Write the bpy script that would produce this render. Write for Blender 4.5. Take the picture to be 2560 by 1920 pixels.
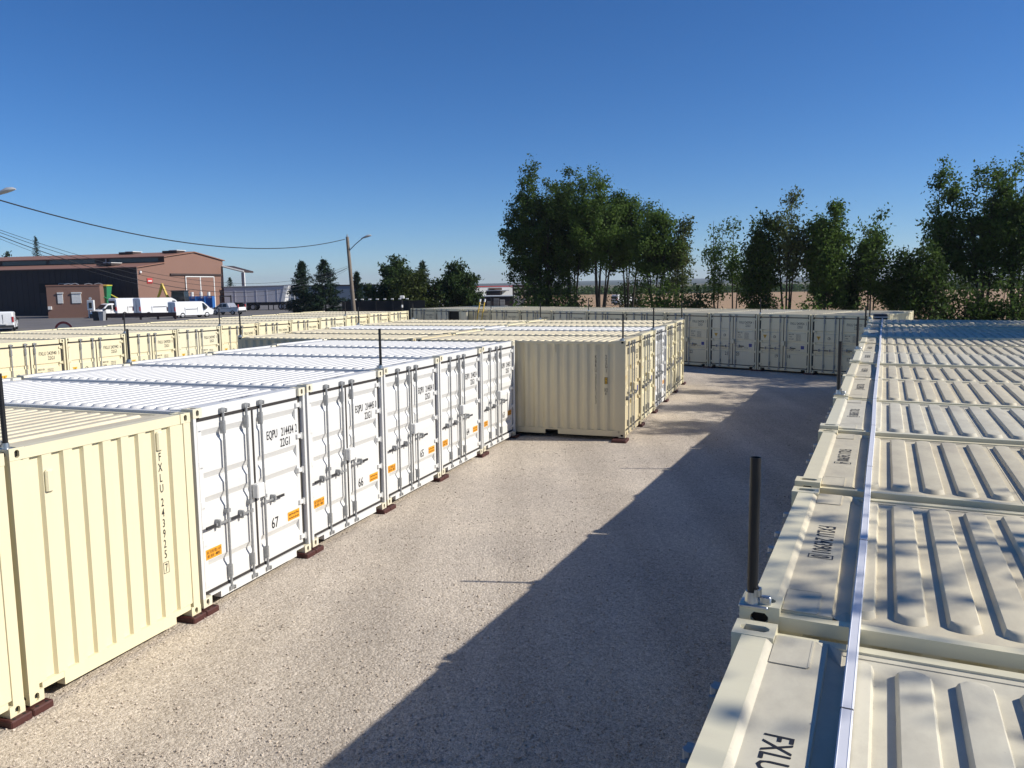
import bpy, bmesh, math, random
import numpy as np
from mathutils import Matrix, Vector
R = math.radians
for o in list(bpy.data.objects): bpy.data.objects.remove(o)
scene = bpy.context.scene
C = scene.collection
rnd = random.Random(7)

# ------------------------------------------------------------------ camera, light, exposure
F_PX, PITCH, ROLL, CAM_H = 1979.16, 7.178, -0.807, 4.183          # fitted on the photograph at 2560 px width
cam = bpy.data.cameras.new('camera'); cam.sensor_width = 36; cam.lens = F_PX/2560*36
cam.clip_start = 0.05; cam.clip_end = 9000
cam_o = bpy.data.objects.new('camera', cam); C.objects.link(cam_o)
cam_o.matrix_world = Matrix.Translation((0, 0, CAM_H)) @ Matrix.Rotation(R(90-PITCH), 4, 'X') @ Matrix.Rotation(R(ROLL), 4, 'Z')
scene.camera = cam_o
SUN_AZ, SUN_EL = 96.0, 33.7                                        # clockwise from +Y
world = bpy.data.worlds.new('World'); scene.world = world; world.use_nodes = True
nt = world.node_tree; nt.nodes.clear()
sky = nt.nodes.new('ShaderNodeTexSky'); sky.sky_type = 'NISHITA'; sky.sun_disc = False
sky.sun_elevation = R(SUN_EL); sky.sun_rotation = R(SUN_AZ); sky.air_density = 0.8; sky.dust_density = 0.0; sky.ozone_density = 8.0; sky.altitude = 0
bg = nt.nodes.new('ShaderNodeBackground'); bg.inputs[1].default_value = 0.09
wo = nt.nodes.new('ShaderNodeOutputWorld'); hs = nt.nodes.new('ShaderNodeHueSaturation'); hs.inputs['Saturation'].default_value = 1.13; hs.inputs['Hue'].default_value = 0.504
nt.links.new(sky.outputs[0], hs.inputs['Color']); nt.links.new(hs.outputs[0], bg.inputs[0]); nt.links.new(bg.outputs[0], wo.inputs[0])
sun = bpy.data.lights.new('sun', 'SUN'); sun.energy = 4.6; sun.angle = R(0.53); sun.color = (1.0, 0.94, 0.84)
sun_o = bpy.data.objects.new('sun', sun); C.objects.link(sun_o)
sd3 = Vector((math.sin(R(SUN_AZ))*math.cos(R(SUN_EL)), math.cos(R(SUN_AZ))*math.cos(R(SUN_EL)), math.sin(R(SUN_EL))))
sun_o.rotation_euler = sd3.to_track_quat('Z', 'Y').to_euler(); sun_o.location = sd3*60
vs = scene.view_settings; vs.view_transform = 'Standard'; vs.look = 'None'; vs.exposure = 0.3; vs.gamma = 1.0; vs.use_curve_mapping = False
scene.render.engine = 'CYCLES'

# ------------------------------------------------------------------ pixel helpers (2560 x 1920 photograph)
def ray(u, v):
    r = R(ROLL); a, b = u-1280, v-960
    uu = math.cos(r)*a+math.sin(r)*b; vv = -math.sin(r)*a+math.cos(r)*b
    p = R(PITCH); c, s = math.cos(p), math.sin(p)
    return Vector((uu/F_PX, c-vv/F_PX*s, -s-vv/F_PX*c))
def gp(u, v, z=0.0):                                               # pixel of a point on level z
    d = ray(u, v); t = (z-CAM_H)/d.z; return Vector((d.x*t, d.y*t, z))
def dp(u, v, y):                                                   # pixel of a point at depth y
    d = ray(u, v); t = y/d.y; return Vector((d.x*t, y, CAM_H+d.z*t))

# ------------------------------------------------------------------ materials
MATS = {}
def nodes(name):
    m = bpy.data.materials.new(name); m.use_nodes = True; MATS[name] = m
    t = m.node_tree; return m, t, t.nodes['Principled BSDF']
def mat(name, col, rough=0.5, metal=0.0, var=0.12, scale=3.0, bump=0.0, bscale=40.0, col2=None, spec=0.5, thr=None):
    m, t, b = nodes(name)
    b.inputs['Roughness'].default_value = rough; b.inputs['Metallic'].default_value = metal
    b.inputs['Specular IOR Level'].default_value = spec
    tc = t.nodes.new('ShaderNodeTexCoord')
    n = t.nodes.new('ShaderNodeTexNoise'); n.inputs['Scale'].default_value = scale; n.inputs['Detail'].default_value = 6; n.inputs['Roughness'].default_value = 0.65
    t.links.new(tc.outputs['Object'], n.inputs['Vector'])
    r = t.nodes.new('ShaderNodeValToRGB')
    lo, hi = thr or (0.3, 0.7)
    r.color_ramp.elements[0].position = lo; r.color_ramp.elements[1].position = hi
    c2 = col2 or tuple(x*(1-var) for x in col)
    r.color_ramp.elements[0].color = (*c2, 1); r.color_ramp.elements[1].color = (*col, 1)
    t.links.new(n.outputs['Fac'], r.inputs[0]); t.links.new(r.outputs[0], b.inputs['Base Color'])
    if bump:
        n2 = t.nodes.new('ShaderNodeTexNoise'); n2.inputs['Scale'].default_value = bscale; n2.inputs['Detail'].default_value = 4
        t.links.new(tc.outputs['Object'], n2.inputs['Vector'])
        bp = t.nodes.new('ShaderNodeBump'); bp.inputs['Strength'].default_value = bump; bp.inputs['Distance'].default_value = 0.01
        t.links.new(n2.outputs['Fac'], bp.inputs['Height']); t.links.new(bp.outputs[0], b.inputs['Normal'])
    return m
def paint(name, col, dirt, amount=0.5, rough=0.42, wave=0.25, mscale=(1, 6, 0.7)):
    """container paint: fine dirt specks, vertical streaks and slight dents"""
    m, t, b = nodes(name)
    tc = t.nodes.new('ShaderNodeTexCoord'); L = t.links.new
    mp = t.nodes.new('ShaderNodeMapping'); mp.inputs['Scale'].default_value = mscale; L(tc.outputs['Object'], mp.inputs[0])
    n = t.nodes.new('ShaderNodeTexNoise'); n.inputs['Scale'].default_value = 1.6; n.inputs['Detail'].default_value = 8; n.inputs['Roughness'].default_value = 0.7; L(mp.outputs[0], n.inputs['Vector'])
    r = t.nodes.new('ShaderNodeValToRGB'); r.color_ramp.elements[0].position = 0.42; r.color_ramp.elements[1].position = 0.78
    r.color_ramp.elements[0].color = (0, 0, 0, 1); r.color_ramp.elements[1].color = (amount,)*3+(1,)
    L(n.outputs['Fac'], r.inputs[0])
    n3 = t.nodes.new('ShaderNodeTexNoise'); n3.inputs['Scale'].default_value = 30; n3.inputs['Detail'].default_value = 3; L(tc.outputs['Object'], n3.inputs['Vector'])
    r3 = t.nodes.new('ShaderNodeValToRGB'); r3.color_ramp.elements[0].position = 0.68; r3.color_ramp.elements[1].position = 0.8
    r3.color_ramp.elements[0].color = (0, 0, 0, 1); r3.color_ramp.elements[1].color = (amount*0.8,)*3+(1,); L(n3.outputs['Fac'], r3.inputs[0])
    ad = t.nodes.new('ShaderNodeMath'); ad.operation = 'MAXIMUM'; L(r.outputs[0], ad.inputs[0]); L(r3.outputs[0], ad.inputs[1])
    mx = t.nodes.new('ShaderNodeMix'); mx.data_type = 'RGBA'; mx.inputs[6].default_value = (*col, 1); mx.inputs[7].default_value = (*dirt, 1)
    L(ad.outputs[0], mx.inputs[0]); L(mx.outputs[2], b.inputs['Base Color'])
    n5 = t.nodes.new('ShaderNodeTexNoise'); n5.inputs['Scale'].default_value = 11; n5.inputs['Detail'].default_value = 9; n5.inputs['Roughness'].default_value = 0.75; L(tc.outputs['Object'], n5.inputs['Vector'])
    r5 = t.nodes.new('ShaderNodeValToRGB'); r5.color_ramp.elements[0].position = 0.735; r5.color_ramp.elements[1].position = 0.77; r5.color_ramp.elements[0].color = (0, 0, 0, 1); r5.color_ramp.elements[1].color = (0.65, 0.65, 0.65, 1); L(n5.outputs['Fac'], r5.inputs[0])
    mx2 = t.nodes.new('ShaderNodeMix'); mx2.data_type = 'RGBA'; mx2.inputs[7].default_value = (0.22, 0.12, 0.06, 1); L(r5.outputs[0], mx2.inputs[0]); L(mx.outputs[2], mx2.inputs[6]); L(mx2.outputs[2], b.inputs['Base Color'])
    b.inputs['Roughness'].default_value = rough
    n2 = t.nodes.new('ShaderNodeTexNoise'); n2.inputs['Scale'].default_value = 2.2; n2.inputs['Detail'].default_value = 2; L(tc.outputs['Object'], n2.inputs['Vector'])
    bp = t.nodes.new('ShaderNodeBump'); bp.inputs['Strength'].default_value = wave; bp.inputs['Distance'].default_value = 0.02
    L(n2.outputs['Fac'], bp.inputs['Height']); L(bp.outputs[0], b.inputs['Normal'])
    return m
def leafmat(name, c1, c2, trans=0.35):
    m, t, b = nodes(name); L = t.links.new
    tc = t.nodes.new('ShaderNodeTexCoord'); n = t.nodes.new('ShaderNodeTexNoise'); n.inputs['Scale'].default_value = 0.9; n.inputs['Detail'].default_value = 5
    L(tc.outputs['Object'], n.inputs['Vector'])
    r = t.nodes.new('ShaderNodeValToRGB'); r.color_ramp.elements[0].position = 0.35; r.color_ramp.elements[1].position = 0.68
    r.color_ramp.elements[0].color = (*c1, 1); r.color_ramp.elements[1].color = (*c2, 1); L(n.outputs['Fac'], r.inputs[0])
    L(r.outputs[0], b.inputs['Base Color']); b.inputs['Roughness'].default_value = 0.55; b.inputs['Specular IOR Level'].default_value = 0.12
    tr = t.nodes.new('ShaderNodeBsdfTranslucent'); L(r.outputs[0], tr.inputs[0])
    ms = t.nodes.new('ShaderNodeMixShader'); ms.inputs[0].default_value = trans
    L(b.outputs[0], ms.inputs[1]); L(tr.outputs[0], ms.inputs[2]); L(ms.outputs[0], t.nodes['Material Output'].inputs[0])
    return m

CREAM = (0.755, 0.69, 0.475); WHITE = (0.70, 0.70, 0.68)
paint('cream', CREAM, (0.60, 0.54, 0.38), 0.20)
paint('cream_warm', (0.75, 0.675, 0.455), (0.58, 0.50, 0.34), 0.28)
paint('cream_grey', (0.725, 0.68, 0.495), (0.55, 0.51, 0.40), 0.32)
paint('roof_warm', (0.61, 0.55, 0.40), (0.38, 0.33, 0.25), 0.85, 0.62, 0.4, (2.0, 1.1, 1))
paint('roof_grey', (0.62, 0.58, 0.455), (0.37, 0.335, 0.27), 0.85, 0.66, 0.4, (1.7, 1.0, 1))
paint('tan', (0.66, 0.575, 0.375), (0.45, 0.38, 0.27), 0.3)
paint('white', WHITE, (0.6, 0.58, 0.53), 0.2)
paint('cream_roof', (0.645, 0.58, 0.42), (0.40, 0.35, 0.265), 0.8, 0.62, 0.4, (2.2, 0.9, 1))
paint('white_roof', (0.70, 0.69, 0.66), (0.48, 0.48, 0.46), 0.4, 0.45, 0.4)
paint('casting_cream', (0.76, 0.71, 0.55), (0.4, 0.33, 0.25), 0.4)
mat('gasket', (0.035, 0.03, 0.028), 0.7)
mat('channel', (0.045, 0.04, 0.035), 0.7)
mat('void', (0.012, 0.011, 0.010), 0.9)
mat('steel', (0.36, 0.37, 0.375), 0.42, 0.25, var=0.3, scale=20)
mat('grip', (0.03, 0.03, 0.032), 0.6)
mat('ink', (0.018, 0.018, 0.022), 0.6)
mat('ink_grey', (0.16, 0.155, 0.14), 0.7)
mat('orange', (0.85, 0.36, 0.02), 0.5, var=0.06)
mat('yellow', (0.72, 0.42, 0.03), 0.5)
mat('blue', (0.03, 0.045, 0.30), 0.5)
mat('pole_black', (0.007, 0.007, 0.008), 0.5)
mat('zinc', (0.55, 0.57, 0.58), 0.32, 0.85, var=0.3, scale=25)
mat('pad', (0.07, 0.02, 0.017), 0.6, bump=0.3)
mat('trunking', (0.70, 0.71, 0.76), 0.5, var=0.08, scale=6)
mat('joint', (0.05, 0.05, 0.06), 0.6)
mat('rustplate', (0.34, 0.27, 0.19), 0.7, var=0.3, scale=8)

# ------------------------------------------------------------------ mesh builder
class MB:
    def __init__(s): s.v = []; s.f = []; s.m = []
    def add(s, vs, fs, mi=0):
        k = len(s.v); s.v += [tuple(p) for p in vs]; s.f += [tuple(i+k for i in f) for f in fs]; s.m += [mi]*len(fs); return s
    def box(s, x0, x1, y0, y1, z0, z1, mi=0):
        return s.add([(x0,y0,z0),(x1,y0,z0),(x1,y1,z0),(x0,y1,z0),(x0,y0,z1),(x1,y0,z1),(x1,y1,z1),(x0,y1,z1)],
                     [(0,3,2,1),(4,5,6,7),(0,1,5,4),(1,2,6,5),(2,3,7,6),(3,0,4,7)], mi)
    def bbox(s, x0, x1, y0, y1, z0, z1, b=0.01, mi=0):
        """box with chamfered vertical and top edges"""
        a = [(x0+b,y0),(x1-b,y0),(x1,y0+b),(x1,y1-b),(x1-b,y1),(x0+b,y1),(x0,y1-b),(x0,y0+b)]
        c = [(max(x0+b,min(x1-b,x)), max(y0+b,min(y1-b,y))) for x, y in a]
        vs = [(x,y,z0) for x, y in a]+[(x,y,z1-b) for x, y in a]+[(x,y,z1) for x, y in c]
        fs = [tuple(range(7,-1,-1)), tuple(range(16,24))]
        for r in (0, 8):
            for i in range(8): j = (i+1) % 8; fs.append((r+i, r+j, r+8+j, r+8+i))
        return s.add(vs, fs, mi)
    def tube(s, p0, p1, r0, r1=None, n=8, cap=True, mi=0):
        r1 = r0 if r1 is None else r1
        p0, p1 = Vector(p0), Vector(p1); d = (p1-p0).normalized()
        u = d.orthogonal().normalized(); w = d.cross(u)
        vs = []
        for p, r in ((p0, r0), (p1, r1)):
            for i in range(n):
                a = 2*math.pi*i/n; vs.append(p+u*(r*math.cos(a))+w*(r*math.sin(a)))
        fs = [(i, (i+1) % n, n+(i+1) % n, n+i) for i in range(n)]
        if cap: fs += [tuple(range(n-1,-1,-1)), tuple(range(n, 2*n))]
        return s.add(vs, fs, mi)
    def path(s, pts, r, n=6, mi=0, r1=None):
        """tube along a polyline"""
        pts = [Vector(p) for p in pts]; m = len(pts); vs = []
        for i, p in enumerate(pts):
            d = (pts[min(i+1, m-1)]-pts[max(i-1, 0)]).normalized()
            u = d.cross(Vector((0.3, 0.2, 1))).normalized() if abs(d.z) < 0.95 else d.cross(Vector((1, 0, 0))).normalized()
            w = d.cross(u); rr = r if r1 is None else r+(r1-r)*i/(m-1)
            for k in range(n): a = 2*math.pi*k/n; vs.append(p+u*(rr*math.cos(a))+w*(rr*math.sin(a)))
        fs = [(i*n+k, i*n+(k+1) % n, (i+1)*n+(k+1) % n, (i+1)*n+k) for i in range(m-1) for k in range(n)]
        fs += [tuple(range(n-1,-1,-1)), tuple(range((m-1)*n, m*n))]
        return s.add(vs, fs, mi)
    def prism(s, prof, a0, a1, axis='y', mi=0, flip=False):
        """closed outline (2D) extruded between a0 and a1 along axis; prof in the two other axes"""
        n = len(prof)
        def P(p, a): return (p[0], a, p[1]) if axis == 'y' else ((a, p[0], p[1]) if axis == 'x' else (p[0], p[1], a))
        vs = [P(p, a0) for p in prof]+[P(p, a1) for p in prof]
        fs = [(i, (i+1) % n, n+(i+1) % n, n+i) for i in range(n)]+[tuple(range(n-1,-1,-1)), tuple(range(n, 2*n))]
        if flip: fs = [f[::-1] for f in fs]
        return s.add(vs, fs, mi)
    def strip(s, prof, a0, a1, fn, mi=0):
        """open profile swept; fn(p, a) -> point"""
        n = len(prof); vs = [fn(p, a0) for p in prof]+[fn(p, a1) for p in prof]
        return s.add(vs, [(i, i+1, n+i+1, n+i) for i in range(n-1)], mi)
    def mesh(s, name, mats, smooth=None, normals=True):
        me = bpy.data.meshes.new(name); me.from_pydata(s.v, [], s.f)
        for m in (mats if isinstance(mats, (list, tuple)) else [mats]): me.materials.append(MATS[m])
        me.polygons.foreach_set('material_index', s.m)
        if normals:
            bm = bmesh.new(); bm.from_mesh(me); bmesh.ops.recalc_face_normals(bm, faces=bm.faces); bm.to_mesh(me); bm.free()
        if smooth:
            me.polygons.foreach_set('use_smooth', [True]*len(me.polygons)); me.set_sharp_from_angle(angle=R(smooth))
        me.update(); return me
def obj(name, me, parent=None, loc=None, rotz=None):
    o = bpy.data.objects.new(name, me); C.objects.link(o)
    if parent is not None: o.parent = parent
    if loc is not None: o.location = loc
    if rotz is not None: o.rotation_euler = (0, 0, rotz)
    return o
def tag(o, label, cat, group=None):
    o['label'] = label; o['category'] = cat
    if group: o['group'] = group
    return o
def thing(name, label, cat, loc=(0,0,0), rotz=0, group=None):
    return tag(obj(name, None, None, loc, rotz), label, cat, group)
def struct(name, me): o = obj(name, me); o['kind'] = 'structure'; return o
def stuff(o): o['kind'] = 'stuff'; return o

# ------------------------------------------------------------------ text
_tc = {}
def glyphs(txt):
    if txt not in _tc:
        cu = bpy.data.curves.new('t', 'FONT'); cu.body = txt; cu.resolution_u = 2; cu.size = 1.0; cu.offset = 0.00606
        o = bpy.data.objects.new('t', cu); C.objects.link(o)
        dg = bpy.context.evaluated_depsgraph_get(); me = bpy.data.meshes.new_from_object(o.evaluated_get(dg))
        v = [(p.co.x, p.co.y) for p in me.vertices]; f = [tuple(p.vertices) for p in me.polygons]
        w = max([p[0] for p in v] or [0.3])
        bpy.data.objects.remove(o); bpy.data.curves.remove(cu); bpy.data.meshes.remove(me)
        _tc[txt] = (v, f, w)
    return _tc[txt]
def write(mb, fn, txt, x, y, h, xs=0.6, align='l', width=None, mi=0):
    """h = cap height; fn(tx, ty) -> 3D point"""
    v, f, w = glyphs(txt); k = h/0.70; kx = k*xs
    if width: kx = width/w
    ox = x-(w*kx/2 if align == 'c' else w*kx if align == 'r' else 0)
    mb.add([fn(ox+p[0]*kx, y+p[1]*k) for p in v], f, mi); return ox+w*kx
def frame2d(mb, fn, x0, x1, y0, y1, t, mi=0):
    for a, b, c, d in ((x0,x1,y0,y0+t),(x0,x1,y1-t,y1),(x0,x0+t,y0+t,y1-t),(x1-t,x1,y0+t,y1-t)):
        mb.add([fn(a,c), fn(b,c), fn(b,d), fn(a,d)], [(0,1,2,3)], mi)
def poly2d(mb, fn, pts, mi=0): mb.add([fn(*p) for p in pts], [tuple(range(len(pts)))], mi)

# ------------------------------------------------------------------ ground
def lift(x, y):
    fx = min(1, max(0, (-5-x)/7)); fy = min(1, max(0, (y-58)/30)); return 0.7*fx*fy
def sheet(name, xs, ys, z, m):
    xs = sorted(xs); ys = sorted(ys)
    vs = [(x, y, z+lift(x, y)) for y in ys for x in xs]; n = len(xs)
    fs = [(j*n+i, j*n+i+1, (j+1)*n+i+1, (j+1)*n+i) for j in range(len(ys)-1) for i in range(n-1)]
    return struct(name, MB().add(vs, fs).mesh(name, m, normals=False))
def gravelmat(name, c_lo, c_mid, c_hi, tint, sc=70):
    m, t, b = nodes(name); L = t.links.new
    tc = t.nodes.new('ShaderNodeTexCoord')
    v = t.nodes.new('ShaderNodeTexVoronoi'); v.inputs['Scale'].default_value = sc; L(tc.outputs['Object'], v.inputs['Vector'])
    sx = t.nodes.new('ShaderNodeSeparateColor'); L(v.outputs['Color'], sx.inputs[0])
    r = t.nodes.new('ShaderNodeValToRGB'); e = r.color_ramp.elements; e[0].color = (*c_lo, 1); e[1].color = (*c_hi, 1); e[0].position = 0.05
    k = e.new(0.45); k.color = (*c_mid, 1); L(sx.outputs[0], r.inputs[0])
    v2 = t.nodes.new('ShaderNodeTexVoronoi'); v2.inputs['Scale'].default_value = sc*0.33; L(tc.outputs['Object'], v2.inputs['Vector'])
    s2 = t.nodes.new('ShaderNodeSeparateColor'); L(v2.outputs['Color'], s2.inputs[0])
    r2 = t.nodes.new('ShaderNodeValToRGB'); r2.color_ramp.elements[0].color = (0.80, 0.79, 0.78, 1); r2.color_ramp.elements[1].color = (1.12, 1.12, 1.12, 1); L(s2.outputs[1], r2.inputs[0])
    n = t.nodes.new('ShaderNodeTexNoise'); n.inputs['Scale'].default_value = 0.35; n.inputs['Detail'].default_value = 7; n.inputs['Roughness'].default_value = 0.62; L(tc.outputs['Object'], n.inputs['Vector'])
    r3 = t.nodes.new('ShaderNodeValToRGB'); r3.color_ramp.elements[0].position = 0.35; r3.color_ramp.elements[1].position = 0.68
    r3.color_ramp.elements[0].color = (*tint, 1); r3.color_ramp.elements[1].color = (1.05, 1.03, 1.0, 1); L(n.outputs['Fac'], r3.inputs[0])
    mp = t.nodes.new('ShaderNodeMapping'); mp.inputs['Rotation'].default_value = (0, 0, R(22)); mp.inputs['Scale'].default_value = (1.1, 0.06, 1); L(tc.outputs['Object'], mp.inputs[0])
    n4 = t.nodes.new('ShaderNodeTexNoise'); n4.inputs['Scale'].default_value = 0.8; n4.inputs['Detail'].default_value = 4; L(mp.outputs[0], n4.inputs['Vector'])
    r4 = t.nodes.new('ShaderNodeValToRGB'); r4.color_ramp.elements[0].position = 0.36; r4.color_ramp.elements[1].position = 0.62; r4.color_ramp.elements[0].color = (0.86, 0.855, 0.85, 1); r4.color_ramp.elements[1].color = (1.04, 1.04, 1.04, 1); L(n4.outputs['Fac'], r4.inputs[0])
    m4 = t.nodes.new('ShaderNodeMix'); m4.data_type = 'RGBA'; m4.blend_type = 'MULTIPLY'; m4.inputs[0].default_value = 1; L(r3.outputs[0], m4.inputs[6]); L(r4.outputs[0], m4.inputs[7])
    m1 = t.nodes.new('ShaderNodeMix'); m1.data_type = 'RGBA'; m1.blend_type = 'MULTIPLY'; m1.inputs[0].default_value = 1; L(r.outputs[0], m1.inputs[6]); L(r2.outputs[0], m1.inputs[7])
    m2 = t.nodes.new('ShaderNodeMix'); m2.data_type = 'RGBA'; m2.blend_type = 'MULTIPLY'; m2.inputs[0].default_value = 1; L(m1.outputs[2], m2.inputs[6]); L(m4.outputs[2], m2.inputs[7])
    L(m2.outputs[2], b.inputs['Base Color']); b.inputs['Roughness'].default_value = 0.95; b.inputs['Specular IOR Level'].default_value = 0.02
    ad = t.nodes.new('ShaderNodeMath'); ad.operation = 'MULTIPLY_ADD'; ad.inputs[1].default_value = 1.6; L(v2.outputs['Distance'], ad.inputs[0]); L(v.outputs['Distance'], ad.inputs[2])
    bp = t.nodes.new('ShaderNodeBump'); bp.inputs['Strength'].default_value = 0.5; bp.inputs['Distance'].default_value = 0.02; bp.invert = True
    L(ad.outputs[0], bp.inputs['Height']); L(bp.outputs[0], b.inputs['Normal'])
    return m
gravelmat('gravel', (0.46, 0.40, 0.335), (0.63, 0.565, 0.475), (0.77, 0.70, 0.605), (0.84, 0.83, 0.83), 95)
gravelmat('pebble', (0.40, 0.35, 0.30), (0.56, 0.49, 0.42), (0.72, 0.65, 0.57), (0.9, 0.9, 0.9), 9)
mat('asphalt', (0.16, 0.15, 0.145), 0.9, var=0.25, scale=0.3, bump=0.3, bscale=30)
mat('dry_grass', (0.13, 0.12, 0.055), 0.95, var=0.4, scale=0.15, bump=0.6, bscale=8)
mat('field', (0.40, 0.255, 0.135), 0.95, var=0.18, scale=0.06, bump=0.5, bscale=3)
mat('hill_wood', (0.035, 0.055, 0.03), 0.95, var=0.5, scale=0.012)
XS = [-5000,-3200,-900,-300,-160,-80,-40,-12,-5,5,40,120,400,1500,3400,5200]; YS = [-900,-300,-60,-20,20,58,88,170,280,600,2000,3000,5200]
sheet('ground', XS, YS, 0.0, 'dry_grass')
sheet('gravel_yard', [-26,-12,-5,5,28], [-22,0,20,40,57.9], 0.004, 'gravel')
sheet('asphalt_lot', [-160,-80,-40,-12], [58,88,118,170], 0.004, 'asphalt')
sheet('stubble_field', [3,40,120,420], [66,120,190,290], 0.004, 'field')
def pebbles():
    rs = np.random.RandomState(3); n = 16000
    u = rs.rand(n); y = 6.5+u**1.7*18; x = -9+rs.rand(n)*14+(y-6.5)*0.35
    s = 0.006+0.012*rs.rand(n)**2.5
    base = np.array([(1,0,0),(-1,0,0),(0,1,0),(0,-1,0),(0,0,0.8),(0,0,-0.5)])
    fc = np.array([(0,2,4),(2,1,4),(1,3,4),(3,0,4),(2,0,5),(1,2,5),(3,1,5),(0,3,5)])
    j = 0.6+0.8*rs.rand(n, 6, 3); a = rs.rand(n)*6.28; ca, sa = np.cos(a), np.sin(a)
    P = base[None]*j*s[:, None, None]; Q = P.copy(); Q[..., 0] = P[..., 0]*ca[:, None]-P[..., 1]*sa[:, None]; Q[..., 1] = P[..., 0]*sa[:, None]+P[..., 1]*ca[:, None]
    Q[..., 0] += x[:, None]; Q[..., 1] += y[:, None]; Q[..., 2] += 0.006+s[:, None]*0.2
    me = fastmesh('loose_gravel', Q.reshape(-1, 3), (fc[None]+6*np.arange(n)[:, None, None]).reshape(-1, 3), 'pebble')
    o = stuff(obj('loose_gravel', me)); tag(o, 'loose pale limestone chippings scattered over the gravel aisle', 'gravel')
def fastmesh(name, V, Fc, m):
    me = bpy.data.meshes.new(name); k = Fc.shape[1]
    me.vertices.add(len(V)); me.vertices.foreach_set('co', np.ascontiguousarray(V, dtype=np.float32).ravel())
    me.loops.add(Fc.size); me.loops.foreach_set('vertex_index', np.ascontiguousarray(Fc, dtype=np.int32).ravel())
    me.polygons.add(len(Fc)); me.polygons.foreach_set('loop_start', np.arange(0, Fc.size, k, dtype=np.int32))
    me.materials.append(MATS[m]); me.update(calc_edges=True); me.validate(); return me
pebbles()

# ------------------------------------------------------------------ shipping container
CL, CW, CH = 6.058, 2.438, 2.591; HW = CW/2; ZB = 0.08
def slot_face(mb, O, U, V, N, a, b, sa, sb, depth):
    """face a x b centred on O with a rounded slot sa x sb sunk by depth"""
    O, U, V, N = map(Vector, (O, U, V, N)); r = min(sa, sb)/2
    k = min(sa, sb)*0.3
    sl = [(-sa/2+k,-sb/2),(sa/2-k,-sb/2),(sa/2,-sb/2+k),(sa/2,sb/2-k),(sa/2-k,sb/2),(-sa/2+k,sb/2),(-sa/2,sb/2-k),(-sa/2,-sb/2+k)]
    ou = [(-a/2,-b/2),(a/2,-b/2),(a/2,-b/2),(a/2,b/2),(a/2,b/2),(-a/2,b/2),(-a/2,b/2),(-a/2,-b/2)]
    P = lambda p, d=0: O+U*p[0]+V*p[1]-N*d
    vs = [P(p) for p in ou]+[P(p) for p in sl]+[P(p, depth) for p in sl]
    fs = []
    for i in range(8):
        j = (i+1) % 8
        fs.append((i, j, 8+j, 8+i) if ou[i] != ou[j] else (i, 8+j, 8+i))
        fs.append((8+i, 8+j, 16+j, 16+i))
    mb.add(vs, fs, 0); mb.add([P(p, depth) for p in sl], [tuple(range(8))], 1)
def casting(fx, fy, fz, m):
    """corner casting; fx,fy,fz = direction of its outer faces; origin at the outer corner"""
    sx, sy, sz = 0.178, 0.162, 0.118; mb = MB(); cx, cy, cz = -fx*sx/2, -fy*sy/2, -fz*sz/2
    slot_face(mb, (0, cy, cz), (0,1,0), (0,0,1), (fx,0,0), sy, sz, 0.052, 0.079, 0.03)
    slot_face(mb, (cx, 0, cz), (1,0,0), (0,0,1), (0,fy,0), sx, sz, 0.079, 0.052, 0.03)
    slot_face(mb, (cx, cy, 0), (1,0,0), (0,1,0), (0,0,fz), sx, sy, 0.124, 0.064, 0.035)
    x1, y1, z1 = -fx*sx, -fy*sy, -fz*sz
    mb.add([(x1,0,0),(x1,y1,0),(x1,y1,z1),(x1,0,z1)], [(0,1,2,3)]); mb.add([(0,y1,0),(x1,y1,0),(x1,y1,z1),(0,y1,z1)], [(0,1,2,3)])
    mb.add([(0,0,z1),(x1,0,z1),(x1,y1,z1),(0,y1,z1)], [(0,1,2,3)])
    me = mb.mesh('corner_casting', [m, 'void'], normals=False)
    bm = bmesh.new(); bm.from_mesh(me); bmesh.ops.remove_doubles(bm, verts=bm.verts, dist=1e-5); bmesh.ops.recalc_face_normals(bm, faces=bm.faces); bm.to_mesh(me); bm.free()
    return me
def corr(length, o, s, i, d, start):
    """trapezoid corrugation along t: list of (t, depth)"""
    p = [(0, 0)]; t = start
    if t > 0: p.append((t, 0))
    while t+2*s+i+o <= length-start*0.5:
        p += [(t+s, d), (t+s+i, d), (t+2*s+i, 0), (t+2*s+i+o, 0)]; t += 2*s+i+o
    if p[-1][0] < length: p.append((length, 0))
    return p
def A(a): return HW-a*CW                                            # viewer fraction across the door end -> local y
XD = 0.060                                                          # door skin plane
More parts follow.
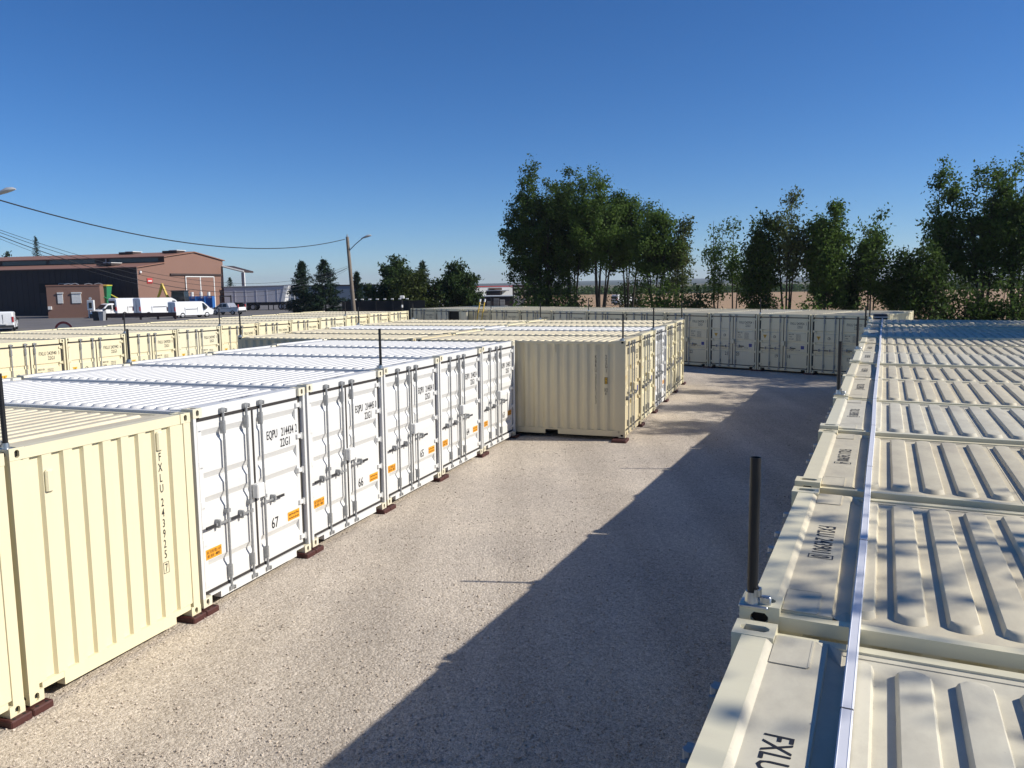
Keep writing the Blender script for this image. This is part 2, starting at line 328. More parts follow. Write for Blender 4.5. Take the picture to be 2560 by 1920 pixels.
def build_kit(col, roof, cast):
    K = {}
    # frame
    mb = MB()
    for sy in (-1, 1):
        y = lambda a, b: (min(sy*a, sy*b), max(sy*a, sy*b))
        mb.box(0.004, 0.09, *y(1.165, 1.2155), 0.118, 2.473)                        # door post, outer leg
        mb.box(0.092, 0.16, *y(1.05, 1.2150), 0.118, 2.473)                         # door post, back leg
        mb.box(5.93, 6.0535, *y(1.10, 1.2155), 0.118, 2.473)                        # blind-end post
        mb.box(0.178, 5.88, *y(1.158, 1.2145), 2.487, 2.552)                        # top side rail
        x0 = 0.178
        for x1, x2 in ((1.85, 2.21), (3.85, 4.21)):
            mb.box(x0, x1, *y(1.17, 1.2145), 0.03, 0.185); mb.box(x1, x2, *y(1.17, 1.2140), 0.145, 0.185); x0 = x2
        mb.box(x0, 5.88, *y(1.17, 1.2145), 0.03, 0.185)
    mb.box(0.045, 0.15, -1.057, 1.057, 2.455, 2.588)                                # door header
    mb.box(0.02, 0.14, -0.86, 0.86, 0.02, 0.135)                                     # door sill
    for s in (-1, 1): mb.box(0.022, 0.138, min(s*0.86, s*1.057), max(s*0.86, s*1.057), 0.105, 0.133)
    mb.box(5.935, 6.048, -1.057, 1.057, 2.47, 2.585)                                # blind end header
    mb.box(5.935, 6.046, -0.80, 0.80, 0.02, 0.17)
    for s in (-1, 1): mb.box(5.937, 6.044, min(s*0.80, s*1.057), max(s*0.80, s*1.057), 0.10, 0.168)
    K['frame'] = mb.mesh('frame', col)
    K['underfloor'] = MB().box(0.15, 5.93, -1.165, 1.165, 0.10, 0.17).mesh('floor', 'void')
    # side and end walls
    p = corr(5.772, 0.072, 0.068, 0.070, 0.036, 0.12)
    mb = MB(); mb.strip(p, 0.186, 2.486, lambda q, a: (0.159+q[0], 1.205-q[1], a)); K['wall+'] = mb.mesh('side_wall', col)
    mb = MB(); mb.strip(p, 0.186, 2.486, lambda q, a: (0.159+q[0], -1.205+q[1], a)); K['wall-'] = mb.mesh('side_wall', col)
    p = corr(2.2, 0.110, 0.018, 0.104, 0.042, 0.10)
    mb = MB(); mb.strip(p, 0.17, 2.47, lambda q, a: (6.040-q[1], -1.1+q[0], a)); K['end'] = mb.mesh('end_wall', col)
    # roof: header, plate, trough, ribs
    mb = MB()
    prof = [(0.15,2.587),(0.160,2.583),(0.178,2.564),(0.393,2.564),(0.396,2.538),(0.455,2.537),(5.62,2.537)]
    mb.strip(prof, -1.158, 1.158, lambda q, a: (q[0], a, q[1]))
    mb.box(5.62, 5.935, -1.157, 1.157, 2.53, 2.556)
    for s in (-1, 1):                                                                # welded corner plates, weld beads
        y = lambda a, b: (min(s*a, s*b), max(s*a, s*b))
        mb.box(0.1805, 0.335, *y(0.88, 1.157), 2.5642, 2.5682)
        mb.box(0.331, 0.339, *y(0.885, 1.15), 2.566, 2.5695); mb.box(0.19, 0.33, *y(0.876, 0.882), 2.566, 2.5695)
        mb.add([(0.345, s*1.158, 2.5645), (0.395, s*1.158, 2.5645), (0.455, s*1.158, 2.5385), (0.455, s*1.0, 2.5382), (0.396, s*1.10, 2.5385), (0.39, s*1.09, 2.5646)], [(0,1,2,3,4,5)])
        mb.box(0.455, 5.62, *y(1.118, 1.158), 2.535, 2.5415); mb.box(0.152, 0.40, *y(1.1545, 1.1595), 2.50, 2.5635)
    def rib(c, w, hl, z0, h):
        rings = []
        for f, zz in ((1.0, 0), (0.87, 0.74), (0.80, 0.96), (0.68, 1.0)):
            a, l = w/2*f, hl-(1-f)*w*1.1; k = a*0.6
            q = [(-a,-l+k),(-a*0.6,-l+k*0.25),(-a*0.2,-l),(a*0.2,-l),(a*0.6,-l+k*0.25),(a,-l+k)]
            q = q+[(-x, -y) for x, y in q]
            rings.append([(c+x, y, z0+h*zz) for x, y in q])
        vs = sum(rings, []); n = 12
        fs = [(r*n+i, r*n+(i+1) % n, (r+1)*n+(i+1) % n, (r+1)*n+i) for r in range(3) for i in range(n)]+[tuple(range(36, 48))]
        mb.add(vs, fs)
    rib(0.522, 0.11, 1.06, 2.536, 0.034)
    for k in range(23): rib(0.722+0.2135*k, 0.138, 1.055, 2.5362, 0.032)
    for k in range(4): mb.box(1.468+1.0675*k, 1.474+1.0675*k, -1.11, 1.11, 2.536, 2.5392)
    K['roof'] = mb.mesh('roof', roof, 33)
    for fx in (-1, 1):
        for fy in (-1, 1):
            for fz in (-1, 1): K['c', fx, fy, fz] = casting(fx, fy, fz, cast)
    # doors
    def door(a0, a1, recs, rd, rh, sl):
        mb = MB(); y0, y1 = A(a1), A(a0); z0, z1 = 0.158, 2.432
        mb.box(XD, 0.115, y0, y0+0.075, z0, z1); mb.box(XD, 0.115, y1-0.075, y1, z0, z1)
        pr = [(z0, 0)]
        for c in sorted(recs):
            pr += [(c-rh/2, 0), (c-rh/2+sl, rd), (c+rh/2-sl, rd), (c+rh/2, 0)]
        pr.append((z1, 0))
        mb.strip(pr, y0+0.075, y1-0.075, lambda q, a: (XD+0.001+q[1], a, q[0]))
        return mb.mesh('door', col)
    if col == 'white': spec = ([2.19, 1.63, 1.31, 0.47], 0.046, 0.20, 0.085)
    else: spec = ([1.80, 1.31, 0.84], 0.034, 0.13, 0.022)
    K['doorL'] = door(0.050, 0.4965, *spec); K['doorR'] = door(0.5035, 0.950, *spec)
    return K
def shared_kit():
    S = {}
    mb = MB()
    mb.box(0.050, 0.066, -1.10, 1.10, 2.412, 2.456); mb.box(0.050, 0.066, -1.10, 1.10, 0.134, 0.172); mb.box(0.052, 0.07, -0.017, 0.017, 0.172, 2.412)
    S['gasket'] = mb.mesh('door_gasket', 'gasket')
    S['channel'] = MB().box(0.070, 0.0915, -0.0325, 0.0325, 0.12, 2.47).mesh('post_channel', 'channel')
    mb = MB(); x = 0.016                                                             # locking bar with cams, brackets and rings
    mb.tube((x,0,0.07), (x,0,2.53), 0.0175, n=10)
    for z0, z1 in ((0.235, 0.40), (2.19, 2.36)): mb.box(x-0.010, XD, -0.030, 0.024, z0, z1); mb.tube((x,0,z0+0.01), (x,0,z1-0.01), 0.024, n=8)
    mb.box(x-0.022, XD, -0.032, 0.032, 1.12, 1.17)
    for z in (0.075, 2.50):
        mb.tube((x,0,z-0.02), (x,0,z+0.035), 0.026, n=8); mb.box(x-0.012, x+0.034, -0.055, 0.012, z-0.012, z+0.012)
        mb.box(x-0.02, x+0.03, 0.022, 0.048, z-0.025, z+0.03); mb.box(x-0.02, x+0.03, -0.066, -0.048, z-0.03, z+0.02)
    S['bar'] = mb.mesh('locking_bar', 'steel', 35)
    def handle(sgn):
        mb = MB(); x = 0.004
        mb.box(x-0.005, x+0.006, min(0, sgn*0.26), max(0, sgn*0.26), -0.018, 0.012)
        mb.box(x-0.010, x+0.012, -0.028, 0.028, -0.03, 0.024)
        mb.box(x-0.012, XD, sgn*0.20-0.016, sgn*0.20+0.016, -0.055, 0.055); mb.tube((x-0.014, sgn*0.20, -0.02), (x-0.014, sgn*0.20, 0.045), 0.02, n=8)
        mb.box(x-0.009, x+0.009, min(sgn*0.26, sgn*0.44), max(sgn*0.26, sgn*0.44), -0.021, 0.015, 1)
        return mb.mesh('handle', ['steel', 'grip'])
    S['hL'] = handle(1); S['hR'] = handle(-1)
    return S
def hinge(col):
    mb = MB(); mb.bbox(0.030, 0.068, -0.075, 0.052, -0.035, 0.035, 0.008); mb.tube((0.034, 0.03, -0.05), (0.034, 0.03, 0.05), 0.016, n=8)
    return mb.mesh('hinge', col)
def lockbox(col):
    mb = MB(); mb.bbox(-0.045, 0.055, -0.085, 0.085, -0.10, 0.10, 0.014); return mb.mesh('lock_box', col)
KITS = {'cream': build_kit('cream', 'cream_roof', 'cream'), 'white': build_kit('white', 'white_roof', 'casting_cream'), 'tan': build_kit('tan', 'cream_roof', 'tan'), 'cream_warm': build_kit('cream_warm', 'roof_warm', 'cream_warm'), 'cream_grey': build_kit('cream_grey', 'roof_grey', 'cream_grey')}
CV = ('cream', 'cream_warm', 'cream_grey', 'cream')
SK = shared_kit()
for c in KITS: KITS[c]['hinge'] = hinge(c); KITS[c]['box'] = lockbox(c)
_tm = {}
def tmesh(key, build, mats):
    if key not in _tm:
        mb = MB(); build(mb); _tm[key] = mb.mesh(key[0], mats, normals=False)
    return _tm[key]
FD = lambda tx, ty: (XD-0.0035, -tx, ty)                                             # door end: viewer right = -y
FR = lambda tx, ty: (0.19+ty, -tx, 2.5658)                                           # roof header plate
def m_number(num, chk, gap):
    def b(mb):
        z = 1.925 if gap else 2.12
        write(mb, FD, num, -A(0.625), z, 0.125 if gap else 0.11, width=0.66 if gap else 0.64)
    return tmesh(('container_number', num), b, ['ink'])
def m_check(chk, gap): return tmesh(('check_digit', chk, gap), lambda mb: write(mb, FD, chk, -A(0.915), 1.925 if gap else 2.12, 0.125 if gap else 0.11, 0.5), ['ink'])
def m_size(gap): return tmesh(('size_code', gap), lambda mb: write(mb, FD, '22G1', -A(0.755), 1.765 if gap else 1.97, 0.125 if gap else 0.11, width=0.24), ['ink'])
def m_roofnum(num, chk):
    def b(mb):
        e = write(mb, FR, num, -0.33, 0.05, 0.10, width=0.56)
        frame2d(mb, FR, e+0.035, e+0.105, 0.035, 0.165, 0.006); write(mb, FR, chk, e+0.07, 0.05, 0.10, 0.55, 'c')
    return tmesh(('roof_number', num), b, ['ink'])
def m_locker(txt, a):
    return tmesh(('locker_number', txt, a), lambda mb: write(mb, FD, txt, -A(a), 0.60, 0.155, width=0.085*len(txt)), ['ink'])
def m_weights():
    def b(mb):
        for k, (l, v) in enumerate((('MAX GR', '30480 KGS'), ('', '67200 LBS'), ('TARE', '2180 KGS'), ('', '4810 LBS'), ('PAYLOAD', '28300 KGS'), ('', '62390 LBS'))):
            if l: write(mb, FD, l, -A(0.60), 1.66-k*0.052, 0.05 if k else 0.055, width=0.23 if l != 'TARE' else 0.15)
            write(mb, FD, v, -A(0.735), 1.66-k*0.052, 0.036, width=0.22, mi=1)
        write(mb, FD, 'CU CAP', -A(0.60), 0.955, 0.06, width=0.25); write(mb, FD, '33.2 CU.M', -A(0.735), 0.955, 0.05, width=0.2, mi=1)
    return tmesh(('weight_markings',), b, ['ink', 'ink_grey'])
def m_tri():
    def b(mb):
        x = -A(0.135); poly2d(mb, FD, [(x-0.095, 1.63), (x, 1.45), (x+0.095, 1.63)]); 
        F2 = lambda tx, ty: (XD-0.0055, -tx, ty); poly2d(mb, F2, [(x-0.012, 1.605), (x-0.006, 1.54), (x+0.006, 1.54), (x+0.012, 1.605)], 1); poly2d(mb, F2, [(x-0.009,1.51),(x+0.009,1.51),(x+0.009,1.53),(x-0.009,1.53)], 1)
    return tmesh(('warning_triangle',), b, ['yellow', 'ink'])
def m_ring():
    def b(mb):
        x, z = -A(0.325), 1.55
        for k in range(24):
            a0, a1 = 2*math.pi*k/24, 2*math.pi*(k+1)/24
            poly2d(mb, FD, [(x+0.062*math.cos(a0), z+0.062*math.sin(a0)), (x+0.062*math.cos(a1), z+0.062*math.sin(a1)), (x+0.046*math.cos(a1), z+0.046*math.sin(a1)), (x+0.046*math.cos(a0), z+0.046*math.sin(a0))][::1])
        poly2d(mb, FD, [(x+0.005, z-0.036), (x+0.03, z-0.015), (x+0.03, z+0.015), (x+0.005, z+0.036)])
    return tmesh(('round_emblem',), b, ['ink'])
def m_blue():
    def b(mb):
        x = -A(0.865); poly2d(mb, FD, [(x-0.075, 1.03), (x+0.075, 1.03), (x+0.075, 1.18), (x-0.075, 1.18)])
        F2 = lambda tx, ty: (XD-0.0055, -tx, ty)
        for z in (1.09, 1.115): poly2d(mb, F2, [(x-0.045, z), (x+0.045, z), (x+0.045, z+0.012), (x-0.045, z+0.012)], 1)
    return tmesh(('blue_sticker',), b, ['blue', 'ink_grey'])
def m_orange(side):
    def b(mb):
        x0, z0 = (-A(0.065), 0.58) if side == 'l' else (-A(0.80), 0.60)
        w, h = (0.30, 0.135)
        poly2d(mb, FD, [(x0, z0), (x0+w, z0), (x0+w, z0+h), (x0, z0+h)])
        F2 = lambda tx, ty: (XD-0.0055, -tx, ty)
        if side == 'l': L = ('此门已封 禁止入内', '请使用另一侧的门')
        else: L = ('Sealed! No entry! Please', 'enter from the other door!')
        for k, t in enumerate(L): write(mb, F2, t, x0+0.018, z0+h-0.058-k*0.055, 0.034, width=w-0.036, mi=1)
    return tmesh(('warning_sticker', side), b, ['orange', 'ink'])

def container(col, label, xy, rotz, num=None, lockers=(), detail=True, tilt=0.0, dz=0.0, open_right=False, group=None, decals=None, name='storage_container'):
    K = KITS[col]
    root = thing(name, label, 'container', (xy[0], xy[1], ZB+dz), rotz, group); root.rotation_euler = (tilt, 0, rotz)
    P = lambda n, me, loc=None, par=root: obj(n, me, par, loc)
    P('frame', K['frame']); P('floor', K['underfloor']); P('side_wall', K['wall+']); P('side_wall', K['wall-']); P('end_wall', K['end']); rf = P('roof', K['roof'])
    for fx in (-1, 1):
        for fy in (-1, 1):
            for fz in (-1, 1): P('corner_casting', K['c', fx, fy, fz], (0 if fx < 0 else CL, fy*HW, 0 if fz < 0 else CH))
    P('door_gasket', SK['gasket']); [P('post_channel', SK['channel'], (0, y, 0)) for y in (-1.1305, 1.1305)]
    dl = P('left_door', K['doorL'])
    for a in (0.235, 0.43): obj('locking_bar', SK['bar'], dl, (0, A(a), 0)); obj('handle', SK['hL'], dl, (0, A(a), 1.02))
    if open_right:                                                                   # leaf swung right round, dark inside
        dr = obj('right_door', K['doorR'], root); dr.location = (0.03, A(0.955), 0); dr.rotation_euler = (0, 0, R(-112))
        # rotate about the hinge edge
        yh = A(0.95); dr.matrix_local = Matrix.Translation((0.02, yh, 0)) @ Matrix.Rotation(R(163), 4, 'Z') @ Matrix.Translation((-XD, -yh, 0))
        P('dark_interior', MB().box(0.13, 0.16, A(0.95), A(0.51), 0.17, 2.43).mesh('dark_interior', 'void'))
    else: dr = P('right_door', K['doorR'])
    obj('locking_bar', SK['bar'], dr, (0, A(0.56), 0)); obj('handle', SK['hR'], dr, (0, A(0.56), 1.06))
    if not open_right: obj('lock_box', K['box'], dr, (0, A(0.502), 1.27))
    for z in (0.27, 0.82, 1.32, 1.85, 2.33):
        o = obj('hinge', K['hinge'], dl, (0, A(0.05), z))
        o = obj('hinge', K['hinge'], dr, (0, A(0.95), z)); o.rotation_euler = (R(180), 0, 0)
    if num:
        n, c = num
        obj('container_number', m_number(n, c, col == 'white'), dr); obj('size_code', m_size(col == 'white'), dr); obj('check_digit', m_check(c, col == 'white'), dr); obj('roof_number', m_roofnum(n, c), rf)
    if col == 'white':
        obj('warning_sticker', m_orange('l'), dl); obj('warning_sticker', m_orange('r'), dr)
    elif decals:
        obj('warning_triangle', m_tri(), dl); obj('round_emblem', m_ring(), dl)
        obj('weight_markings', m_weights(), dr); obj('blue_sticker', m_blue(), dr)
    for t, a in lockers: obj('locker_number', m_locker(t, a), dl if a < 0.5 else dr)
    return root

class Row:
    def __init__(s, x0, y0, deg, side):
        t = R(deg); s.o = Vector((x0, y0)); s.sd = Vector((math.sin(t), math.cos(t)))
        s.bd = Vector((-math.cos(t), math.sin(t)))*side; s.rot = math.atan2(s.bd.y, s.bd.x)
    def p(s, k, d=0.0): return s.o+s.sd*(k*2.49)+s.bd*d
RL = Row(-4.836, 7.383, 19.262, 1); RB = Row(2.970, 20.616, 19.264, 1); RD = Row(-14.234, 25.213, 18.602, 1)
RE = Row(-1.340, 48.626, 132.955, 1); RR = Row(1.021, 3.477, 25.193, -1)
ORD = ['first', 'second', 'third', 'fourth', 'fifth', 'sixth', 'seventh', 'eighth', 'ninth', 'tenth', 'eleventh', 'twelfth', 'thirteenth', 'fourteenth', 'fifteenth']

# left row: two cream containers showing their blind ends, then five white ones
def blind_marks(root, num, chk):
    y0 = 0.695
    def b(mb):
        fn = lambda tx, ty: (6.0432, tx, ty)
        z = 2.085
        for ch in num.replace(' ', ''):
            write(mb, fn, ch, y0, z, 0.10, 0.62, 'c'); z -= 0.128 if ch != 'U' else 0.17
        z -= 0.04; frame2d(mb, fn, y0-0.045, y0+0.045, z-0.02, z+0.12, 0.006); write(mb, fn, chk, y0, z, 0.10, 0.6, 'c')
    obj('container_number', tmesh(('container_number', 'v'+num), b, ['ink']), root)
    lug = MB().bbox(6.03, 6.075, -0.045, 0.045, -0.11, 0.11, 0.016).mesh('lashing_lug', 'cream')
    for y, z in ((-0.805, 2.20), (0.695, 2.33)): obj('lashing_lug', lug, root, (0, y, z))
def blind(k, label, num):
    p = RL.p(k+0.5, CL)
    r = container('cream', label, p, RL.rot+math.pi, None, tilt=-0.011)
    # roof number on the blind end too, read from the aisle
    if num: blind_marks(r, *num)
    return r
blind(-1, 'cream container cut off by the left edge, blind end to the aisle', None)
blind(0, 'cream container with blind ribbed end marked FXLU 243925 7', ('FXLU 243925', '7'))
for i, (n, c, lk) in enumerate((('EQPU   214434', '2', '67'), ('EQPU   214445', '0', '66'), ('EQPU   214424', '0', '65'), ('EQPU   214423', '4', '64'), ('EQPU   214425', '5', '63'))):
    container('white', ('nearest white container, doors numbered 67, next to the cream blind end', 'second nearest white container, doors numbered 66', 'middle one of the five white containers, doors numbered 65', 'second farthest white container of the aisle, doors numbered 64', 'farthest white container of the aisle, half shaded by the tan one')[i], RL.p(1.5+i), RL.rot, (n, c), ((lk, 0.635),), tilt=0.011, group='white containers along the aisle')

# middle block, two containers deep
for i, (col, lab) in enumerate((('tan', 'tan container with long ribbed side marked KBRU 257515 3'), ('cream', 'cream container standing directly behind the KBRU container'), ('white', 'white container between cream ones in the middle block, facing the aisle'),
                                ('cream', 'cream container just beyond the white one in the middle block'), ('cream', 'last cream container of the middle block, facing the aisle'))):
    r = container(col, lab, RB.p(i+0.5), RB.rot, (('KBRU 257515', '3'), ('FXLU 243933', '1'), ('EQPU   214430', '8'), ('FXLU 243936', '4'), ('FXLU 243938', '9'))[i], tilt=0.010, decals=col != 'white')
    if i == 0:
        fn = lambda tx, ty: (1.0-tx, 1.2085, ty)
        def b(mb):
            z = 2.10
            for ch in 'KBRU2575153':
                write(mb, fn, ch, 0.201, z, 0.098, 0.62, 'c'); z -= 0.117 if ch != 'U' else 0.15
                if ch == '5' and z < 1.05 and z > 0.95: z -= 0.02
        obj('container_number', tmesh(('container_number', 'kside'), b, ['ink']), r)
        def b3(mb):
            z2 = 2.10
            for ch in '22G1': write(mb, fn, ch, 0.479, z2, 0.10, 0.62, 'c'); z2 -= 0.122
        obj('size_code', tmesh(('size_code', 'kside'), b3, ['ink']), r)
        def b4(mb):
            frame2d(mb, fn, 0.44, 0.518, 1.22, 1.32, 0.007); write(mb, fn, 'IC', 0.479, 1.24, 0.06, 0.8, 'c'); write(mb, fn, '87', 0.479, 1.14, 0.06, 0.7, 'c')
        obj('rail_mark', tmesh(('rail_mark', 'kside'), b4, ['ink']), r)
        def b2(mb):
            poly2d(mb, fn, [(0.438, 1.43), (0.52, 1.43), (0.52, 1.61), (0.438, 1.61)])
            f2 = lambda tx, ty: (1.0-tx, 1.2105, ty); frame2d(mb, f2, 0.438, 0.52, 1.43, 1.61, 0.01, 1)
            write(mb, f2, '2.6m', 0.479, 1.54, 0.045, 0.42, 'c', mi=1); write(mb, f2, '8½ft', 0.479, 1.46, 0.045, 0.42, 'c', mi=1)
        obj('height_plate', tmesh(('height_plate',), b2, ['yellow', 'ink']), r)
        lug = MB(); lug.path([(0,0,0.09), (0,0.03,0.09), (0,0.03,0), (0,0.03,-0.08), (0,0.0,-0.08)], 0.012)
        lm = lug.mesh('lashing_hook', 'tan')
        for x in (0.799, 1.911): obj('lashing_hook', lm, r, (x, 1.205, 2.35))
OPP = RB.rot+math.pi
for i, (col, lab) in enumerate((('tan', 'container at the near left corner of the middle block, side in shade'), ('tan', 'tan roofed container, second in the left half of the middle block'), ('white', 'white roofed container in the left half of the middle block'),
                                ('cream', 'fourth roof in the left half of the middle block, pale cream'), ('cream', 'cream container at the far left corner of the middle block'))):
    p = RB.p(i+0.5, 2*CL+0.1); container(col, lab, p, OPP, (('FXLU 243951', '6'), ('FXLU 243952', '1'), ('EQPU   214431', '3'), ('FXLU 243955', '8'), ('FXLU 243956', '3'))[i], tilt=-0.010, decals=col != 'white')

# back left row
DN = [('FXLU 243937', '0'), ('FXLU 243940', '5'), ('FXLU 243942', '6'), ('FXLU 243920', '0'), ('FXLU 243947', '3'), ('FXLU 243907', '2'), ('FXLU 243944', '7'), ('FXLU 243945', '2'), ('FXLU 243914', '6'), ('FXLU 243917', '2'), ('FXLU 243934', '5'), ('FXLU 243935', '9')]
for i, k in enumerate(range(-2, 10)):
    n, c = DN[i]
    lab = ('%s cream container from the left edge in the sunlit back row, marked %s %s' % (ORD[i-1], n, c) if 1 <= i < 11 else ('cream container at the far end of the sunlit back row' if i == 11 else 'cream container left of the frame in the sunlit back row'))
    container(CV[(i*7+2) % 4], lab, RD.p(k+0.5), RD.rot, DN[i], tilt=0.010, decals=True, group='cream containers in the sunlit back row')

# shaded row across the end of the yard
EN = {-3: ('FXLU 243910', '4'), -2: ('FXLU 243912', '0'), -1: ('FXLU 243929', '8'), 0: ('FXLU 243902', '5'), 1: ('FXLU 243954', '2'), 2: ('FXLU 243949', '4'), 3: ('FXLU 243909', '3'), 4: ('FXLU 243929', '8'), 5: ('FXLU 243928', '3'), 6: ('FXLU 243924', '1'), 7: ('FXLU 243926', '2'), 8: ('FXLU 243923', '6')}
ELK = {8: (('17', 0.64),), 7: (('19', 0.33), ('18', 0.57)), 6: (('21', 0.33), ('20', 0.57)), 5: (('22', 0.57),)}
for i, k in enumerate(range(-3, 9)):
    lab = {8: 'shaded cream container numbered 17 at the right end of the far row', 7: 'shaded container with lockers 19 and 18, second from the right end of the far row', 6: 'shaded container with lockers 21 and 20, third from the right end of the far row', 5: 'shaded cream container with number 22, half hidden by the middle block',
           -2: 'shaded container of the far row with its right door open on a dark inside', -3: 'leftmost shaded container of the far row, beside the sunlit row', -1: 'shaded cream container behind the yellow ladder', 0: 'shaded container next on the right of the yellow ladder'}.get(k) or '%s shaded container right of the yellow ladder, marked %s %s' % ((ORD[k],)+EN[k])
    container(CV[(i*5+1) % 4], lab, RE.p(k+0.5), RE.rot, EN[k], ELK.get(k, ()), tilt=0.002, decals=True, open_right=(k == -2), group='shaded containers across the end of the yard')

# right row, seen from its roofs
RN = [None, None, ('FXLU 243905', '1'), ('FXLU 243901', '0'), ('FXLU 243900', '4'), ('FXLU 243903', '0'), ('FXLU 243906', '7'), ('FXLU 243904', '6'), ('FXLU 243908', '8'), ('FXLU 243911', '4'), ('FXLU 243913', '5'), ('FXLU 243915', '6'), ('FXLU 243916', '1'), ('FXLU 243918', '2'), ('FXLU 243919', '8')]
THICK = {0, 1, 2, 3, 5, 8, 11}
for i, k in enumerate(range(-3, 12)):
    lab = {-1: 'cream container roof cut off by the bottom edge, lettered FXLU', 0: 'cream container roof marked FXLU 243901 0, dappled with leaf shadow', 1: 'cream container roof marked FXLU 243900 4 crossed by white trunking'}.get(k) or (
        'cream container under the photographer, out of frame' if k < -1 else '%s cream container roof beyond the black post in the right row' % ORD[k])
    dzz = 0.012 if k in THICK else -0.012
    container(CV[(i*5+i//3) % 4], lab, RR.p(k+0.5), RR.rot, RN[i], tilt=-0.012 if (k+1) in THICK else 0.002, dz=dzz, group='cream containers of the right row')

# ------------------------------------------------------------------ pads, posts, trunking
pm = MB(); pm.bbox(-0.07, 0.32, -0.235, -0.004, 0.0, 0.072, 0.012); pm.bbox(-0.07, 0.32, 0.004, 0.235, 0.0, 0.0725, 0.012)
for sx in (-0.035, 0.06, 0.18):
    for sy in (-0.18, -0.07, 0.07, 0.18): pm.tube((sx, sy, 0.070), (sx, sy, 0.074), 0.018, n=8, mi=1)
pad_me = pm.mesh('support_pad', ['pad', 'void'])
NEAR = {0: 'brown plastic support pad at the left edge, under the two cream blind ends', 1: 'brown support pad between the cream blind end and the nearest white container', 2: 'brown support pad between the nearest two white containers', 3: 'brown support pad between the second and third white containers', 4: 'brown support pad between the third and fourth white containers', 5: 'brown support pad between the fourth and fifth white containers', 6: 'brown support pad under the far corner of the fifth white container'}
def pads(row, ks, lab, d0=0.0, front=True, back=True):
    for k in ks:
        for f in ((front and 1), (back and 2)):
            if not f: continue
            p = row.p(k, 0.0 if f == 1 else CL)
            o = obj('support_pad', pad_me, None, (p.x, p.y, 0.004), row.rot if f == 1 else row.rot+math.pi)
            if f == 1 and isinstance(lab, dict): tag(o, lab[k], 'pad', 'brown support pads in front of the white containers')
            else: tag(o, lab if f == 1 and isinstance(lab, str) else 'brown support pad hidden below a container', 'pad', 'support pads')
pads(RL, range(0, 7), NEAR); pads(RB, range(0, 6), {0: 'brown support pad under the near corner of the KBRU container', 1: 'brown support pad at the first joint of the middle block', 2: 'brown support pad at the second joint of the middle block, left of the white container', 3: 'brown support pad at the third joint of the middle block', 4: 'brown support pad at the fourth joint of the middle block', 5: 'brown support pad under the far corner of the middle block'})
pads(RE, range(-3, 10), 'dark support pad under the shaded far row'); pads(RD, range(-2, 11), 'support pad under the sunlit back row'); pads(RR, range(-3, 13), 'support pad under the right row')
for k in range(0, 6):
    p = RB.p(k, 2*CL+0.1); tag(obj('support_pad', pad_me, None, (p.x, p.y, 0.004), OPP), 'brown support pad hidden below a container', 'pad', 'support pads')

mb = MB(); n = 18                                                    # hollow black post
H = 0.70
for r, a, b in ((0.024, 0, 1), ):
    mb.tube((0,0,0.06), (0,0,H), 0.0242, n=n, cap=False)
vs = []; fs = []
for i in range(n):
    a = 2*math.pi*i/n; vs += [(0.0242*math.cos(a), 0.0242*math.sin(a), H), (0.021*math.cos(a), 0.021*math.sin(a), H), (0.021*math.cos(a), 0.021*math.sin(a), H-0.25)]
for i in range(n):
    j = (i+1) % n; fs += [(3*i, 3*j, 3*j+1, 3*i+1), (3*i+1, 3*j+1, 3*j+2, 3*i+2)]
mb.add(vs, fs); post_me = mb.mesh('tube', 'pole_black', 40)
mb = MB(); mb.bbox(-0.055, 0.075, -0.045, 0.045, 0, 0.012, 0.004); mb.tube((0,0,0.010), (0,0,0.065), 0.036, 0.030, n=14)
mb.bbox(0.03, 0.085, -0.014, 0.014, 0.012, 0.05, 0.006); mb.tube((0.06,-0.02,0.035), (0.06,0.02,0.035), 0.012, n=8)
for k in range(5):
    a = R(-60+30*k); mb.box(0.036*math.cos(a)-0.006, 0.036*math.cos(a)+0.006, 0.036*math.sin(a)-0.006, 0.036*math.sin(a)+0.006, 0.05, 0.082)
clamp_me = mb.mesh('clamp', 'zinc', 40)
def post(row, k, d, label, side=1, h=1.0, back=False):
    p = row.p(k, d)+row.sd*(0.09*side)
    z = ZB+CH+0.002+(0.012 if row is RR else 0)
    t = thing('fence_post', label, 'post', (p.x, p.y, z), row.rot if not back else row.rot+math.pi, 'black posts clamped on the container corners')
    o = obj('tube', post_me, t); o.scale = (1, 1, h); obj('clamp', clamp_me, t)
for k, l in ((0, 'nearest black post clamped on the right row with a shiny clamp'), (3, 'second black post along the right row'), (6, 'third black post along the right row'), (9, 'fourth black post along the right row'), (11.9, 'black post at the far end of the right row')):
    post(RR, k, 0.052, l, 1)
for k, l in ((0, 'black post at the left edge on the cream blind end container'), (3, 'black post over the joint of white containers 66 and 65')): post(RL, k, 0.08, l, 1, 1.05)
post(RL, 3, CL-0.08, 'black post on the back edge of the white roofs', 1, 1.0)
for k, d, l in ((0, 0.08, 'black post on the near corner of the KBRU container'), (2, 0.08, 'black post in front of the white container of the middle block'), (4.92, 0.08, 'black post on the far aisle corner of the middle block'),
                (0, 2*CL, 'black post on the near left corner of the middle block'), (2.9, 2*CL, 'black post halfway along the left edge of the middle block'), (4.92, 2*CL, 'black post on the far left corner of the middle block'), (4.92, CL, 'black post at the far end of the middle ridge')):
    post(RB, k, d, l, 1 if k < 4.9 else -1)
for k, l in ((1, 'leftmost black post on the sunlit back row'), (3, 'second black post on the sunlit back row'), (7, 'third black post on the sunlit back row')): post(RD, k, 0.08, l)
for k, l in ((0, 'black post right beside the yellow ladder'), (3, 'black post on the far row under the big trees'), (7, 'black post on the far row between containers 21 and 19')): post(RE, k, 0.08, l)

